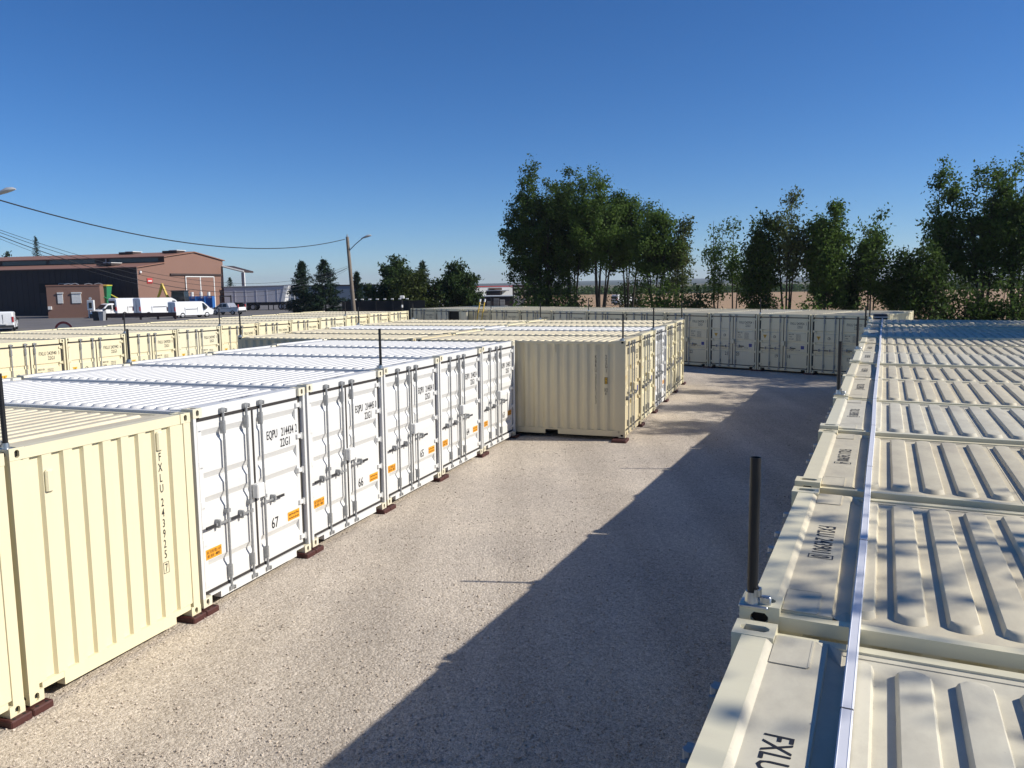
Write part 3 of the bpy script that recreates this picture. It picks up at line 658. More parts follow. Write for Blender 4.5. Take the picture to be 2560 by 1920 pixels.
t = thing('cable_trunking', 'white plastic cable trunking laid along the roofs of the right row', 'trunking', (RR.p(0).x, RR.p(0).y, ZB+CH), RR.rot)
k = -1.9; seg = 2.0/2.49
while k < 11.95:
    k1 = min(k+seg, 11.95)
    def prm(q): return 0.495+0.006*math.sin(q*1.3)+0.004*math.sin(q*3.1+1)
    mb = MB(); x0, x1 = prm(k), prm(k1); ya, yb = k*2.49+0.003, k1*2.49-0.003
    pr = [(-0.021, -0.03), (-0.021, 0.020), (-0.016, 0.024), (-0.014, 0.0225), (0.014, 0.0225), (0.016, 0.024), (0.021, 0.020), (0.021, -0.03)]
    n = len(pr); vs = [(x0+p[0], ya, p[1]) for p in pr]+[(x1+p[0], yb, p[1]) for p in pr]
    mb.add(vs, [(i, (i+1) % n, n+(i+1) % n, n+i) for i in range(n)]+[tuple(range(n)), tuple(range(n, 2*n))])
    obj('trunking_length', mb.mesh('trunking_length', 'trunking'), t)
    obj('joint', MB().box(x1-0.0215, x1+0.0215, yb-0.001, yb+0.007, -0.028, 0.0235).mesh('joint', 'joint'), t)
    k = k1
p = RR.p(12.15, 0.42)
t = thing('tool_box', 'dark blue box with a pale band at the far end of the trunking', 'box', (p.x, p.y, ZB+CH-0.03), RR.rot+0.15)
mb = MB(); mb.bbox(-0.24, 0.24, -0.16, 0.16, 0, 0.20, 0.03); obj('body', mb.mesh('body', mat('navy', (0.012, 0.018, 0.035), 0.4).name), t)
obj('band', MB().box(-0.242, 0.242, -0.162, 0.162, 0.075, 0.105).mesh('band', 'trunking'), t)
# yellow ladder against the far row
lp = RE.p(-0.25, -0.75)
t = thing('ladder', 'yellow ladder with white tips leaning on the far row', 'ladder', (lp.x, lp.y, 0.0), RE.rot)
mat('ladder_yellow', (0.72, 0.48, 0.05), 0.5)
for y in (-0.2, 0.2):
    o = obj('rail', MB().path([(0, y, 0.0), (0.80, y, 3.15)], 0.035, 6).mesh('rail', 'ladder_yellow'), t)
    obj('tip', MB().path([(0.80, y, 3.13), (0.85, y, 3.30)], 0.055, 8).mesh('tip', 'white'), o)
for i in range(10): z = 0.28+0.3*i; obj('rung', MB().tube((0.80*z/3.15, -0.2, z), (0.80*z/3.15, 0.2, z), 0.017, n=6).mesh('rung', 'zinc'), t)

# ------------------------------------------------------------------ trees
leafmat('ash_leaf', (0.044, 0.088, 0.018), (0.125, 0.195, 0.045), 0.5)
leafmat('ash_leaf_pale', (0.060, 0.090, 0.030), (0.13, 0.155, 0.06), 0.42)
leafmat('ash_leaf_dark', (0.026, 0.055, 0.013), (0.088, 0.14, 0.034), 0.45)
leafmat('needle', (0.010, 0.026, 0.014), (0.028, 0.055, 0.026), 0.12)
leafmat('maple_leaf', (0.022, 0.045, 0.012), (0.06, 0.10, 0.028), 0.35)
leafmat('yellow_leaf', (0.030, 0.048, 0.010), (0.075, 0.095, 0.022), 0.28)
mat('bark', (0.085, 0.07, 0.055), 0.9, var=0.4, scale=6, bump=0.6, bscale=30)
mat('bark_dark', (0.045, 0.038, 0.030), 0.9, var=0.4, scale=6)
def leaves(pts, rs, size, aspect, droop, per, spread):
    """kite-shaped leaf faces round anchor points"""
    P = np.repeat(np.array(pts), per, axis=0); n = len(P)
    P = P+rs.normal(size=(n, 3))*spread
    d = rs.normal(size=(n, 3)); d[:, 2] -= droop; d /= np.linalg.norm(d, axis=1)[:, None]
    u = np.cross(d, rs.normal(size=(n, 3))); u /= np.linalg.norm(u, axis=1)[:, None]
    L = (size*(0.6+0.8*rs.rand(n)))[:, None]; W = L*aspect
    a, b, c, e = P, P+d*L*0.45+u*W*0.5, P+d*L, P+d*L*0.45-u*W*0.5
    V = np.stack([a, b, c, e], 1).reshape(-1, 3); Fc = np.arange(4*n).reshape(-1, 4)
    return V, Fc
def rot_about(v, ax, a):
    return Matrix.Rotation(a, 3, ax) @ v
def broad(name, label, x, y, h, cw, cb, seed, n_leaf=9000, stems=3, lm='ash_leaf', size=0.185, z=0.0, bare=0.0, group=None, cat='tree', spread=0.20, bark='bark_dark', clumps=34, lean=0.0):
    """forked stems; every stem carries a lobe of the crown made of branches that end in leaf clumps"""
    rs = np.random.RandomState(seed); rn = random.Random(seed)
    root = thing(name, label, cat, (x, y, z), 0, group)
    mb = MB(); P = []; Wt = []; V3 = lambda *q: Vector(q)
    a0 = rn.random()*6.28; r0 = 0.0105*h*(1.3 if stems == 1 else 0.8); lobes = []
    for s in range(stems):
        a = a0+2*math.pi*(s+rn.uniform(-0.25, 0.25))/stems
        off = 0.0 if stems == 1 else cw*0.30*rn.uniform(0.55, 1.1); sh = h*(1.0 if s == 0 else rn.uniform(0.76, 0.97))
        if s == 0: off *= 0.35
        ph = rn.random()*6; n = 9; pts = []
        for i in range(n+1):
            f = i/n; w = 0.05*cw*math.sin(f*5.5+ph)*f
            pts.append(V3(math.cos(a)*(off*f**1.2+0.10*(stems > 1))-math.sin(a)*w+lean*f*f*cw, math.sin(a)*(off*f**1.2+0.10*(stems > 1))+math.cos(a)*w, -0.05+(sh*0.96+0.05)*f))
        mb.path(pts, r0*rn.uniform(0.8, 1.15), 7, r1=0.010)
        hz_ = (sh-cb)/2; lobes.append((pts, sh, V3(pts[-1].x*0.92, pts[-1].y*0.92, cb+hz_), cw*(0.31 if stems > 1 else 0.47)*rn.uniform(0.85, 1.15), hz_))
    for pts, sh, c, ra, hb in lobes:
        n = len(pts)-1
        for k in range(int(clumps*(1 if stems > 1 else 3.2))):
            d = V3(rn.gauss(0, 1), rn.gauss(0, 1), rn.gauss(0, 1)).normalized(); r = rn.random()**0.42
            fz = d.z*r; q = V3(c.x+d.x*r*ra*(1.1-0.35*max(0, fz)-0.25*max(0, -fz)), c.y+d.y*r*ra*(1.1-0.35*max(0, fz)-0.25*max(0, -fz)), c.z+fz*hb)
            hd_ = math.hypot(q.x-c.x, q.y-c.y); zb = max(0.12*sh, q.z-hd_*rn.uniform(0.7, 1.5)-0.25); f = min(0.97, zb/(sh*0.96)); i = min(n-1, int(f*n)); p0 = pts[i].lerp(pts[i+1], f*n-i)
            m = p0.lerp(q, 0.5)+V3(rn.gauss(0, .06), rn.gauss(0, .06), -0.10*hd_)
            mb.path([p0, m, q], max(0.007, r0*0.26*(1-f*0.7)), 4, r1=0.005)
            for t in range(2):
                e = q+V3(rn.gauss(0, .3), rn.gauss(0, .3), abs(rn.gauss(0.2, .25))); mb.path([m.lerp(q, 0.6), e], 0.007, 3, r1=0.004)
                if rn.random() > bare: P.append(tuple(e)); Wt.append(rn.choice((0.3, 0.7, 1.0)))
            if rn.random() < bare: continue
            P.append(tuple(q)); Wt.append(rn.choice((0.4, 1.0, 1.6, 2.6)))
            if rn.random() < 0.5: P.append(tuple(m.lerp(q, 0.7))); Wt.append(0.7)
    obj('trunk', mb.mesh('trunk', bark, normals=False), root)
    Wt = np.array(Wt); cnt = np.maximum(1, np.round(Wt/Wt.sum()*n_leaf)).astype(int)
    V, Fc = leaves(np.repeat(np.array(P), cnt, axis=0), rs, size, 0.55, 0.55, 1, spread)
    obj('crown', fastmesh('crown', V, Fc, lm), root)
    return root
def conifer(name, label, x, y, h, w, seed, n_leaf=9000, lm='needle', z=0.0, group=None):
    rs = np.random.RandomState(seed); rn = random.Random(seed)
    root = thing(name, label, 'tree', (x, y, z), 0, group); mb = MB(); an = []
    mb.path([(0,0,0), (0.05,0,h*0.5), (0,0.03,h)], 0.018*h, 7, r1=0.012)
    zz = 0.05*h
    while zz < h*0.985:
        f = zz/h; n = 6
        for k in range(n):
            az = rn.random()*6.28; ln = w/2*((1-f)**0.85+0.03)*(0.6+0.55*rn.random())
            p0 = Vector((0,0,zz)); tip = Vector((math.cos(az)*ln, math.sin(az)*ln, zz+ln*(0.38 if f > 0.6 else 0.05)+rn.gauss(0, 0.08)))
            mid = p0.lerp(tip, 0.55)+Vector((0,0,-0.06*ln)); mb.path([p0, mid, tip], 0.02*(1-f)+0.006, 3, r1=0.004)
            for t in np.linspace(0.25, 1.0, max(3, int(ln/0.17))): an.append(tuple(p0.lerp(mid, t/0.55) if t < 0.55 else mid.lerp(tip, (t-0.55)/0.45)))
        zz += 0.20+0.10*(1-f)
    an += [(0,0,h-0.1*i) for i in range(6)]
    obj('trunk', mb.mesh('trunk', 'bark_dark', normals=False), root)
    V, Fc = leaves(an, rs, 0.24, 0.30, 0.5, max(1, int(n_leaf/len(an))), 0.075)
    obj('crown', fastmesh('crown', V, Fc, lm), root); return root
def hor(u): return 711.0-0.0141*(u-1280)
def th(u, ytop, D, z=0.0): return CAM_H+(hor(u)-ytop)*D/F_PX*1.01-z
def at(u, D): p = dp(u, hor(u), D); return p.x, p.y
G = 'ash trees behind the far row'
def T(u, ytop, D, wpx, label, seed, cb=0.3, **k):
    x, y = at(u, D); h = th(u, ytop, D)
    return broad(k.pop('name', 'ash_tree'), label, x, y, h, wpx*D/F_PX, h*cb, seed, group=k.pop('group', G), **k)
T(1362, 412, 60, 190, 'tall dense dark ash tree at the left of the big clump', 11, 0.20, n_leaf=36000, stems=5, lm='ash_leaf_dark', clumps=44, lean=-0.06)
T(1430, 428, 61, 130, 'ash tree just right of the dark one in the big clump', 41, 0.38, n_leaf=20000, stems=4, lm='ash_leaf_dark')
T(1500, 420, 58, 160, 'tall many stemmed ash tree in the middle of the big clump', 12, 0.40, n_leaf=24000, stems=5)
T(1572, 470, 59, 110, 'ash tree right of the middle of the big clump', 13, 0.42, n_leaf=11000, stems=4, clumps=26)
T(1640, 500, 56, 130, 'loose ash tree at the right of the big clump', 14, 0.36, n_leaf=13000, stems=4, clumps=28)
T(1700, 530, 56, 80, 'thin pale ash tree closing the big clump on the right', 15, 0.28, n_leaf=5000, stems=3, lm='ash_leaf_pale', bare=0.25, clumps=22)
T(1790, 545, 52, 60, 'thin sapling with sparse leaves standing left of a pair', 16, 0.36, n_leaf=1900, stems=3, bare=0.3, size=0.18, clumps=13)
T(1836, 556, 53, 46, 'thin sapling with sparse leaves standing right of a pair', 17, 0.40, n_leaf=1400, stems=2, bare=0.3, size=0.18, clumps=13)
T(1898, 525, 51, 75, 'narrow dark leafy ash tree between saplings and a pale tree', 18, 0.22, n_leaf=12000, stems=3, lm='ash_leaf_dark')
T(1968, 468, 50, 105, 'sparse pale ash tree with see-through crown', 19, 0.42, n_leaf=5000, stems=4, lm='ash_leaf_pale', bare=0.25, clumps=22)
T(2064, 508, 49, 110, 'dense rounded ash tree over the container numbered 17', 20, 0.26, n_leaf=19000, stems=4)
T(2124, 640, 50, 50, 'short dense tree right of the rounded ash', 21, 0.25, n_leaf=5000, stems=2, lm='ash_leaf_dark')
T(2180, 538, 49, 88, 'medium ash tree with loose top left of the trunking end', 22, 0.36, n_leaf=6500, stems=3, bare=0.2, clumps=24)
T(2240, 612, 49, 55, 'small leafy ash tree above the trunking end', 23, 0.25, n_leaf=4200, stems=2)
T(2302, 595, 47, 95, 'dense bushy tree left of the bare twigs', 24, 0.2, n_leaf=8500, stems=3, lm='ash_leaf_dark')
T(2350, 432, 50, 80, 'tall narrow ash tree with bare twigs on its left', 25, 0.34, n_leaf=8000, stems=3, bare=0.35, clumps=26)
T(2460, 405, 49, 145, 'tall full ash tree near the right edge', 26, 0.30, n_leaf=16000, stems=5, clumps=28)
T(2548, 385, 48, 140, 'tallest ash tree at the right edge of the picture', 27, 0.30, n_leaf=14000, stems=5, clumps=28)
SG = 'shrubs under the ash trees'
for i, (u, yt, D, w, lm, lab) in enumerate(((1330, 690, 57, 120, 'ash_leaf_dark', 'dark shrub under the left of the big clump'), (1420, 705, 56, 130, 'ash_leaf_dark', 'dark shrub under the middle of the big clump'), (1585, 660, 70, 110, 'maple_leaf', 'rounded shrub beyond the stems of the big clump'),
        (1660, 705, 54, 110, 'ash_leaf', 'leafy shrub at the right foot of the big clump'), (1725, 715, 52, 90, 'maple_leaf', 'low green shrub before the stubble field'), (1945, 748, 48, 60, 'ash_leaf', 'low shrub below the see-through crown'),
        (2040, 752, 46, 70, 'ash_leaf', 'low shrub below the rounded ash'), (2145, 750, 46, 60, 'ash_leaf_dark', 'low dark shrub left of the trunking end'), (2330, 690, 46, 130, 'ash_leaf_dark', 'dark thicket right of the far row end'),
        (2420, 708, 46, 140, 'ash_leaf_dark', 'green thicket under the tall full ash'), (2500, 690, 46, 150, 'ash_leaf_dark', 'dark thicket at the right edge'), (2570, 705, 46, 120, 'ash_leaf_dark', 'green thicket cut off by the right edge'))):
    T(u, yt, D, w, lab, 60+i, 0.06, name='shrub', cat='shrub', group=SG, n_leaf=int((1.7 if u < 2250 else 1.0)*w*w/10), stems=3, lm=lm, size=0.22)
# trees standing right of the right row (out of frame), they dapple its roofs and the aisle
for i, (k, d, h, cw, nl, st) in enumerate(((9.6, 9.0, 10.4, 4.4, 12000, 3), (11.0, 9.4, 11.0, 4.8, 11000, 3), (12.6, 9.0, 11.6, 4.8, 9000, 3), (14.2, 10.0, 11.6, 4.8, 7000, 4), (15.8, 10.4, 11.6, 4.8, 6000, 4), (0.5, 8.8, 11.2, 3.4, 620, 1), (1.75, 9.0, 11.4, 3.2, 620, 1), (-0.3, 9.6, 10.4, 2.8, 420, 1))):
    p = RR.p(k, d); broad('ash_tree', 'ash tree out of frame right of the right row, casting dappled shade', p.x, p.y, h, cw, h*0.4, 90+i, n_leaf=nl, stems=st, clumps=30 if nl > 1000 else 10, group='ash trees right of the right row')
# left background trees
x, y = at(757, 88); conifer('spruce_tree', 'dark spruce beside the grey tipper trailer', x, y, th(748, 655, 88, 0.7), 4.5, 31, 13000, z=0.7, group='spruces left of the lamp pole')
x, y = at(812, 86); conifer('spruce_tree', 'broad dark spruce just left of the lamp pole', x, y, th(812, 650, 86, 0.7), 5.6, 32, 15000, z=0.6, group='spruces left of the lamp pole')
x, y = at(893, 95); conifer('spruce_tree', 'small spruce just right of the lamp pole', x, y, th(893, 680, 95, 0.7), 3.2, 33, 7000, z=0.7)
x, y = at(1058, 84); conifer('spruce_tree', 'spruce top rising behind the round leafy tree', x, y, th(1058, 657, 84), 3.6, 34, 7000)
T(985, 652, 78, 140, 'large rounded leafy tree right of the lamp pole', 35, 0.08, name='maple_tree', group='leafy trees behind the black screen', n_leaf=22000, stems=1, lm='maple_leaf', size=0.25)
T(1035, 690, 74, 110, 'yellow green tree in front of the rounded leafy tree', 36, 0.05, name='maple_tree', group='leafy trees behind the black screen', n_leaf=13000, stems=1, lm='yellow_leaf', size=0.24)
T(1145, 662, 76, 105, 'dark leafy tree left of the white building', 37, 0.06, name='maple_tree', group='leafy trees behind the black screen', n_leaf=16000, stems=1, lm='maple_leaf', size=0.25)
x, y = at(100, 150); conifer('spruce_tree', 'spruce rising behind the brown hall roof', x, y, th(100, 596, 150, 0.7), 4.4, 38, 7000, z=0.7)
T(22, 622, 150, 95, 'rounded tree behind the hall roof at the left edge', 39, 0.2, name='maple_tree', group='trees behind the hall', n_leaf=6000, stems=3, lm='maple_leaf', size=0.4)
x, y = at(576, 165); conifer('spruce_tree', 'small spruce between the hall and its canopy', x, y, th(576, 695, 165, 0.7), 4.0, 40, 3500, z=0.7)

# ------------------------------------------------------------------ far country: wood, hills
def far_wood(name, label, y0, y1, x0, x1, n, h, seed):
    rs = np.random.RandomState(seed); m = n//14
    cx = x0+rs.rand(m)*(x1-x0); cy = y0+rs.rand(m)*(y1-y0); hh = h*(0.5+0.6*rs.rand(m))
    P = np.stack([cx, cy, np.zeros(m)], 1); P = np.repeat(P, 14, 0); P[:, 2] = rs.rand(len(P))**0.8*np.repeat(hh, 14)
    V, Fc = leaves(P, rs, 1.0, 0.7, 0.2, 1, 0.5); V[:, 2] = np.maximum(V[:, 2], 0.02)
    o = stuff(obj(name, fastmesh(name, V, Fc, 'ash_leaf_dark'))); tag(o, label, 'wood'); return o
far_wood('far_wood', 'dark line of trees along the far edge of the stubble field', 292, 330, 10, 330, 26000, 2.3, 5)
def hills():
    xs = np.linspace(-4600, 4900, 120); ys = [1500, 2200, 2900, 3600, 4800]; vs = []; rs = random.Random(2)
    ph = [rs.random()*6 for _ in range(6)]
    for j, y in enumerate(ys):
        for x in xs:
            f = sum(math.sin(x*0.0006*(k+1)+ph[k])/(k+1) for k in range(5))
            vs.append((x, y, (-1, 4, 9, 14+5*f, -12)[j]+(f*1.5 if 0 < j < 3 else 0)))
    n = len(xs); fs = [(j*n+i, j*n+i+1, (j+1)*n+i+1, (j+1)*n+i) for j in range(len(ys)-1) for i in range(n-1)]
    struct('hills', MB().add(vs, fs).mesh('hills', 'hill_wood', 60))
hills()

# ------------------------------------------------------------------ brown hall and annex
LZ = 0.704
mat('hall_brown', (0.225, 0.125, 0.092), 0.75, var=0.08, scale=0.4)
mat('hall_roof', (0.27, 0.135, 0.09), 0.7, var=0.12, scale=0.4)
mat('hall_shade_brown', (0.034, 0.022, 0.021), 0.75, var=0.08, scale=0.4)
mat('hall_dark', (0.045, 0.027, 0.024), 0.7)
mat('glass_dark', (0.02, 0.024, 0.028), 0.12)
mat('white_metal', (0.72, 0.72, 0.70), 0.45, var=0.08)
mat('grey_metal', (0.30, 0.31, 0.33), 0.5, var=0.1)
mat('red_sign', (0.55, 0.05, 0.045), 0.5)
Cx, Cy = -50.4, 108.0; hd = Vector((0.30, 1.0)).normalized(); hl = Vector((-hd.y, hd.x))
hall = thing('brown_hall', 'long brown metal hall with stepped roof and sliding doors', 'building', (Cx, Cy, LZ), math.atan2(hl.y, hl.x))
# local: x along the long shaded wall (to the left), y negative = deeper (facade runs along -y)
outl = [(0, 0), (0, 6.5), (-5.4, 7.2), (-5.4, 8.0), (-11.6, 8.85), (-18.4, 7.8), (-18.4, 0)]
def hall_parts():
    mb = MB(); LN = 46
    vs = [(0, a, b) for a, b in outl]; mb.add(vs, [tuple(range(len(vs)))]); obj('facade', mb.mesh('facade', 'hall_brown', normals=False), hall)
    def wallq(n, pts, m): return obj(n, MB().add(pts, [(0,1,2,3)]).mesh(n, m, normals=False), hall)
    mb = MB(); k = 0.0
    prof = []
    x = 0.0
    while x < LN: prof += [(x, 0), (x+0.5, 0), (x+0.54, 0.04), (x+0.96, 0.04)]; x += 1.0
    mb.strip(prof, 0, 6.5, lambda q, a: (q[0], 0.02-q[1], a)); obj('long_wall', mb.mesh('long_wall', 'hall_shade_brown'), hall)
    def roofp(n, y0, z0, y1, z1, over=0.25):
        mb = MB(); mb.add([(-over, y0, z0), (LN, y0, z0), (LN, y1, z1), (-over, y1, z1), (-over, y0, z0-0.12), (LN, y0, z0-0.12), (LN, y1, z1-0.12), (-over, y1, z1-0.12)], [(0,1,2,3),(4,7,6,5),(0,4,5,1),(3,2,6,7),(0,3,7,4),(1,5,6,2)])
        return obj(n, mb.mesh(n, 'hall_roof'), hall)
    roofp('lower_roof', 0.3, 6.52, -5.4, 7.28); roofp('upper_roof', -5.1, 8.1, -11.6, 8.97); roofp('back_roof', -11.6, 8.97, -18.7, 7.86)
    cl = obj('clerestory', MB().add([(0.02, -5.38, 7.2), (LN, -5.38, 7.2), (LN, -5.38, 8.0), (0.02, -5.38, 8.0)], [(0,1,2,3)]).mesh('clerestory', 'hall_dark'), hall)
    for x in (1.0, 12.0, 21.0):
        obj('glazing', MB().box(x, x+8.4, -5.375, -5.34, 7.36, 7.94).mesh('glazing', mat('glazing%d' % x, (0.05, 0.06, 0.06), 0.25).name), cl)
    obj('gutter_pipe', MB().box(9.9, 10.1, -5.32, -5.22, 7.2, 8.0).mesh('gutter_pipe', 'grey_metal'), cl)
    # facade door
    fy = lambda u: -u
    d = obj('sliding_door', MB().box(-0.10, -0.02, -15.9, -9.4, 0, 5.3).mesh('sliding_door', 'hall_brown'), hall)
    for u in (9.4, 12.6, 15.8): obj('door_frame', MB().box(-0.16, -0.08, -u-0.16, -u, 0, 5.3).mesh('door_frame', 'white_metal'), d)
    obj('door_frame', MB().box(-0.165, -0.08, -15.8, -9.4, 5.2, 5.34).mesh('door_frame', 'white_metal'), d)
    obj('door_rail', MB().box(-0.22, -0.02, -17.8, -6.3, 5.45, 5.7).mesh('door_rail', 'hall_dark'), hall)
    s = obj('sign', MB().box(-0.10, -0.02, -2.7, -1.7, 4.3, 5.0).mesh('sign', 'red_sign'), hall)
    obj('lettering', MB().box(-0.115, -0.10, -2.55, -1.85, 4.55, 4.72).mesh('lettering', 'white_metal'), s)
    obj('window', MB().box(-0.08, -0.02, -3.8, -1.8, 0.9, 2.0).mesh('window', 'glass_dark'), hall)
    obj('lamp', MB().bbox(-0.25, -0.02, -0.65, -0.35, 5.7, 6.0, 0.05).mesh('lamp', 'white_metal'), hall)
    # long wall door opening
    g = obj('gate_opening', MB().box(13.4, 16.8, 0.03, 0.08, 3.2, 4.5).mesh('gate_opening', 'void'), hall)
    obj('gate_frame', MB().box(10.2, 13.4, 0.03, 0.07, 4.42, 4.5).mesh('gate_frame', 'grey_metal'), hall); obj('gate_frame', MB().box(10.2, 10.28, 0.03, 0.07, 2.0, 4.42).mesh('gate_frame', 'grey_metal'), hall)
    obj('gate_frame', MB().box(13.36, 13.44, 0.03, 0.085, 2.0, 4.42).mesh('gate_frame', 'grey_metal'), hall)
    for x, y, z in ((1.0, -10.2, 8.75), (9.0, -10.4, 8.75), (5.2, -2.0, 6.85)):
        v = obj('roof_vent', MB().bbox(x, x+2.6, y-0.9, y+0.9, z, z+0.32, 0.05).mesh('roof_vent', 'hall_dark'), hall)
        obj('vent_lid', MB().box(x-0.1, x+1.3, y-1.0, y+1.0, z+0.32, z+0.40).mesh('vent_lid', 'white_metal'), v)
    # canopy on the right
    c = obj('canopy', MB().add([(-0.1, -18.2, 7.0), (-3.7, -18.6, 6.1), (-3.7, -21, 6.1), (-0.1, -21, 7.0), (-0.1, -18.2, 6.75), (-3.7, -18.6, 5.85), (-3.7, -21, 5.85), (-0.1, -21, 6.75)], [(0,1,2,3),(4,7,6,5),(0,4,5,1),(2,6,7,3),(1,5,6,2),(3,7,4,0)]).mesh('canopy', 'hall_dark'), hall)
    obj('canopy_edge', MB().path([(-0.1, -18.1, 6.95), (-3.7, -18.5, 6.05)], 0.14, 4).mesh('canopy_edge', 'white_metal'), c)
    obj('canopy_post', MB().box(-3.6, -3.2, -18.9, -18.5, 0, 5.9).mesh('canopy_post', 'grey_metal'), c); obj('canopy_post', MB().box(-3.75, -3.6, -18.7, -18.5, 0, 5.9).mesh('canopy_post', 'white_metal'), c)
hall_parts()
ax = thing('annex', 'small flat roofed brown annex with two white shutters', 'building', tuple(dp(121, 790, 101.5)[:2])+(LZ,), 0.22)
obj('wall', MB().box(0, 6.25, 0, 4.5, 0, 4.05).mesh('wall', 'hall_brown'), ax); obj('roof_edge', MB().box(-0.06, 6.31, -0.06, 4.56, 4.05, 4.2).mesh('roof_edge', 'hall_roof'), ax)
for x, w in ((1.25, 0.62), (2.9, 1.1)):
    wd = obj('shutter', MB().box(x, x+w, -0.07, -0.005, 1.85, 3.0).mesh('shutter', 'white_metal'), ax)
    for k in range(6): obj('slat', MB().box(x+0.02, x+w-0.02, -0.085, -0.072, 1.9+k*0.18, 2.05+k*0.18).mesh('slat', 'white_metal'), wd)
    obj('shutter_box', MB().box(x, x+w+0.08, -0.16, -0.006, 3.08, 3.25).mesh('shutter_box', 'white_metal'), ax)
obj('post_box', MB().box(0.1, 0.5, -0.25, -0.005, 1.1, 1.5).mesh('post_box', 'white_metal'), ax)
for k, (x, z) in enumerate(((1.8, 0.1), (2.6, 0.15), (4.2, 0.1), (5.4, 0.12))):
    obj('roof_scrap', MB().path([(x, 1, 4.2+z*0.3), (x+0.5, 1.1, 4.25+z), (x+0.95, 1.0, 4.22)], 0.05, 4).mesh('roof_scrap', 'grey_metal'), ax)

# ------------------------------------------------------------------ vehicles
mat('car_white', (0.78, 0.79, 0.80), 0.25, var=0.04); mat('car_silver', (0.42, 0.43, 0.46), 0.3, 0.4, var=0.05)
mat('tyre', (0.016, 0.016, 0.017), 0.85); mat('rim', (0.35, 0.35, 0.36), 0.4, 0.6); mat('lamp_red', (0.42, 0.02, 0.02), 0.3); mat('plastic_black', (0.025, 0.025, 0.027), 0.6)
mat('lamp_clear', (0.6, 0.6, 0.62), 0.15)
def wheel(par, x, y, r, w=0.22, hub='rim', name='wheel'):
    mb = MB(); n = 20
    vs = []; pr = [(r*0.62, -w/2), (r*0.92, -w/2), (r, -w/2+0.03), (r, w/2-0.03), (r*0.92, w/2), (r*0.62, w/2)]
    for i in range(n):
        a = 2*math.pi*i/n
        vs += [(q[0]*math.cos(a), q[1], q[0]*math.sin(a)) for q in pr]
    k = len(pr); fs = [(i*k+j, i*k+j+1, ((i+1) % n)*k+j+1, ((i+1) % n)*k+j) for i in range(n) for j in range(k-1)]
    mb.add(vs, fs)
    o = obj(name, mb.mesh('tyre', 'tyre', 40), par, (x, y, r))
    m2 = MB(); m2.tube((0,-w/2+0.02,0), (0,w/2-0.02,0), r*0.62, n=14); obj('rim', m2.mesh('rim', hub), o); return o
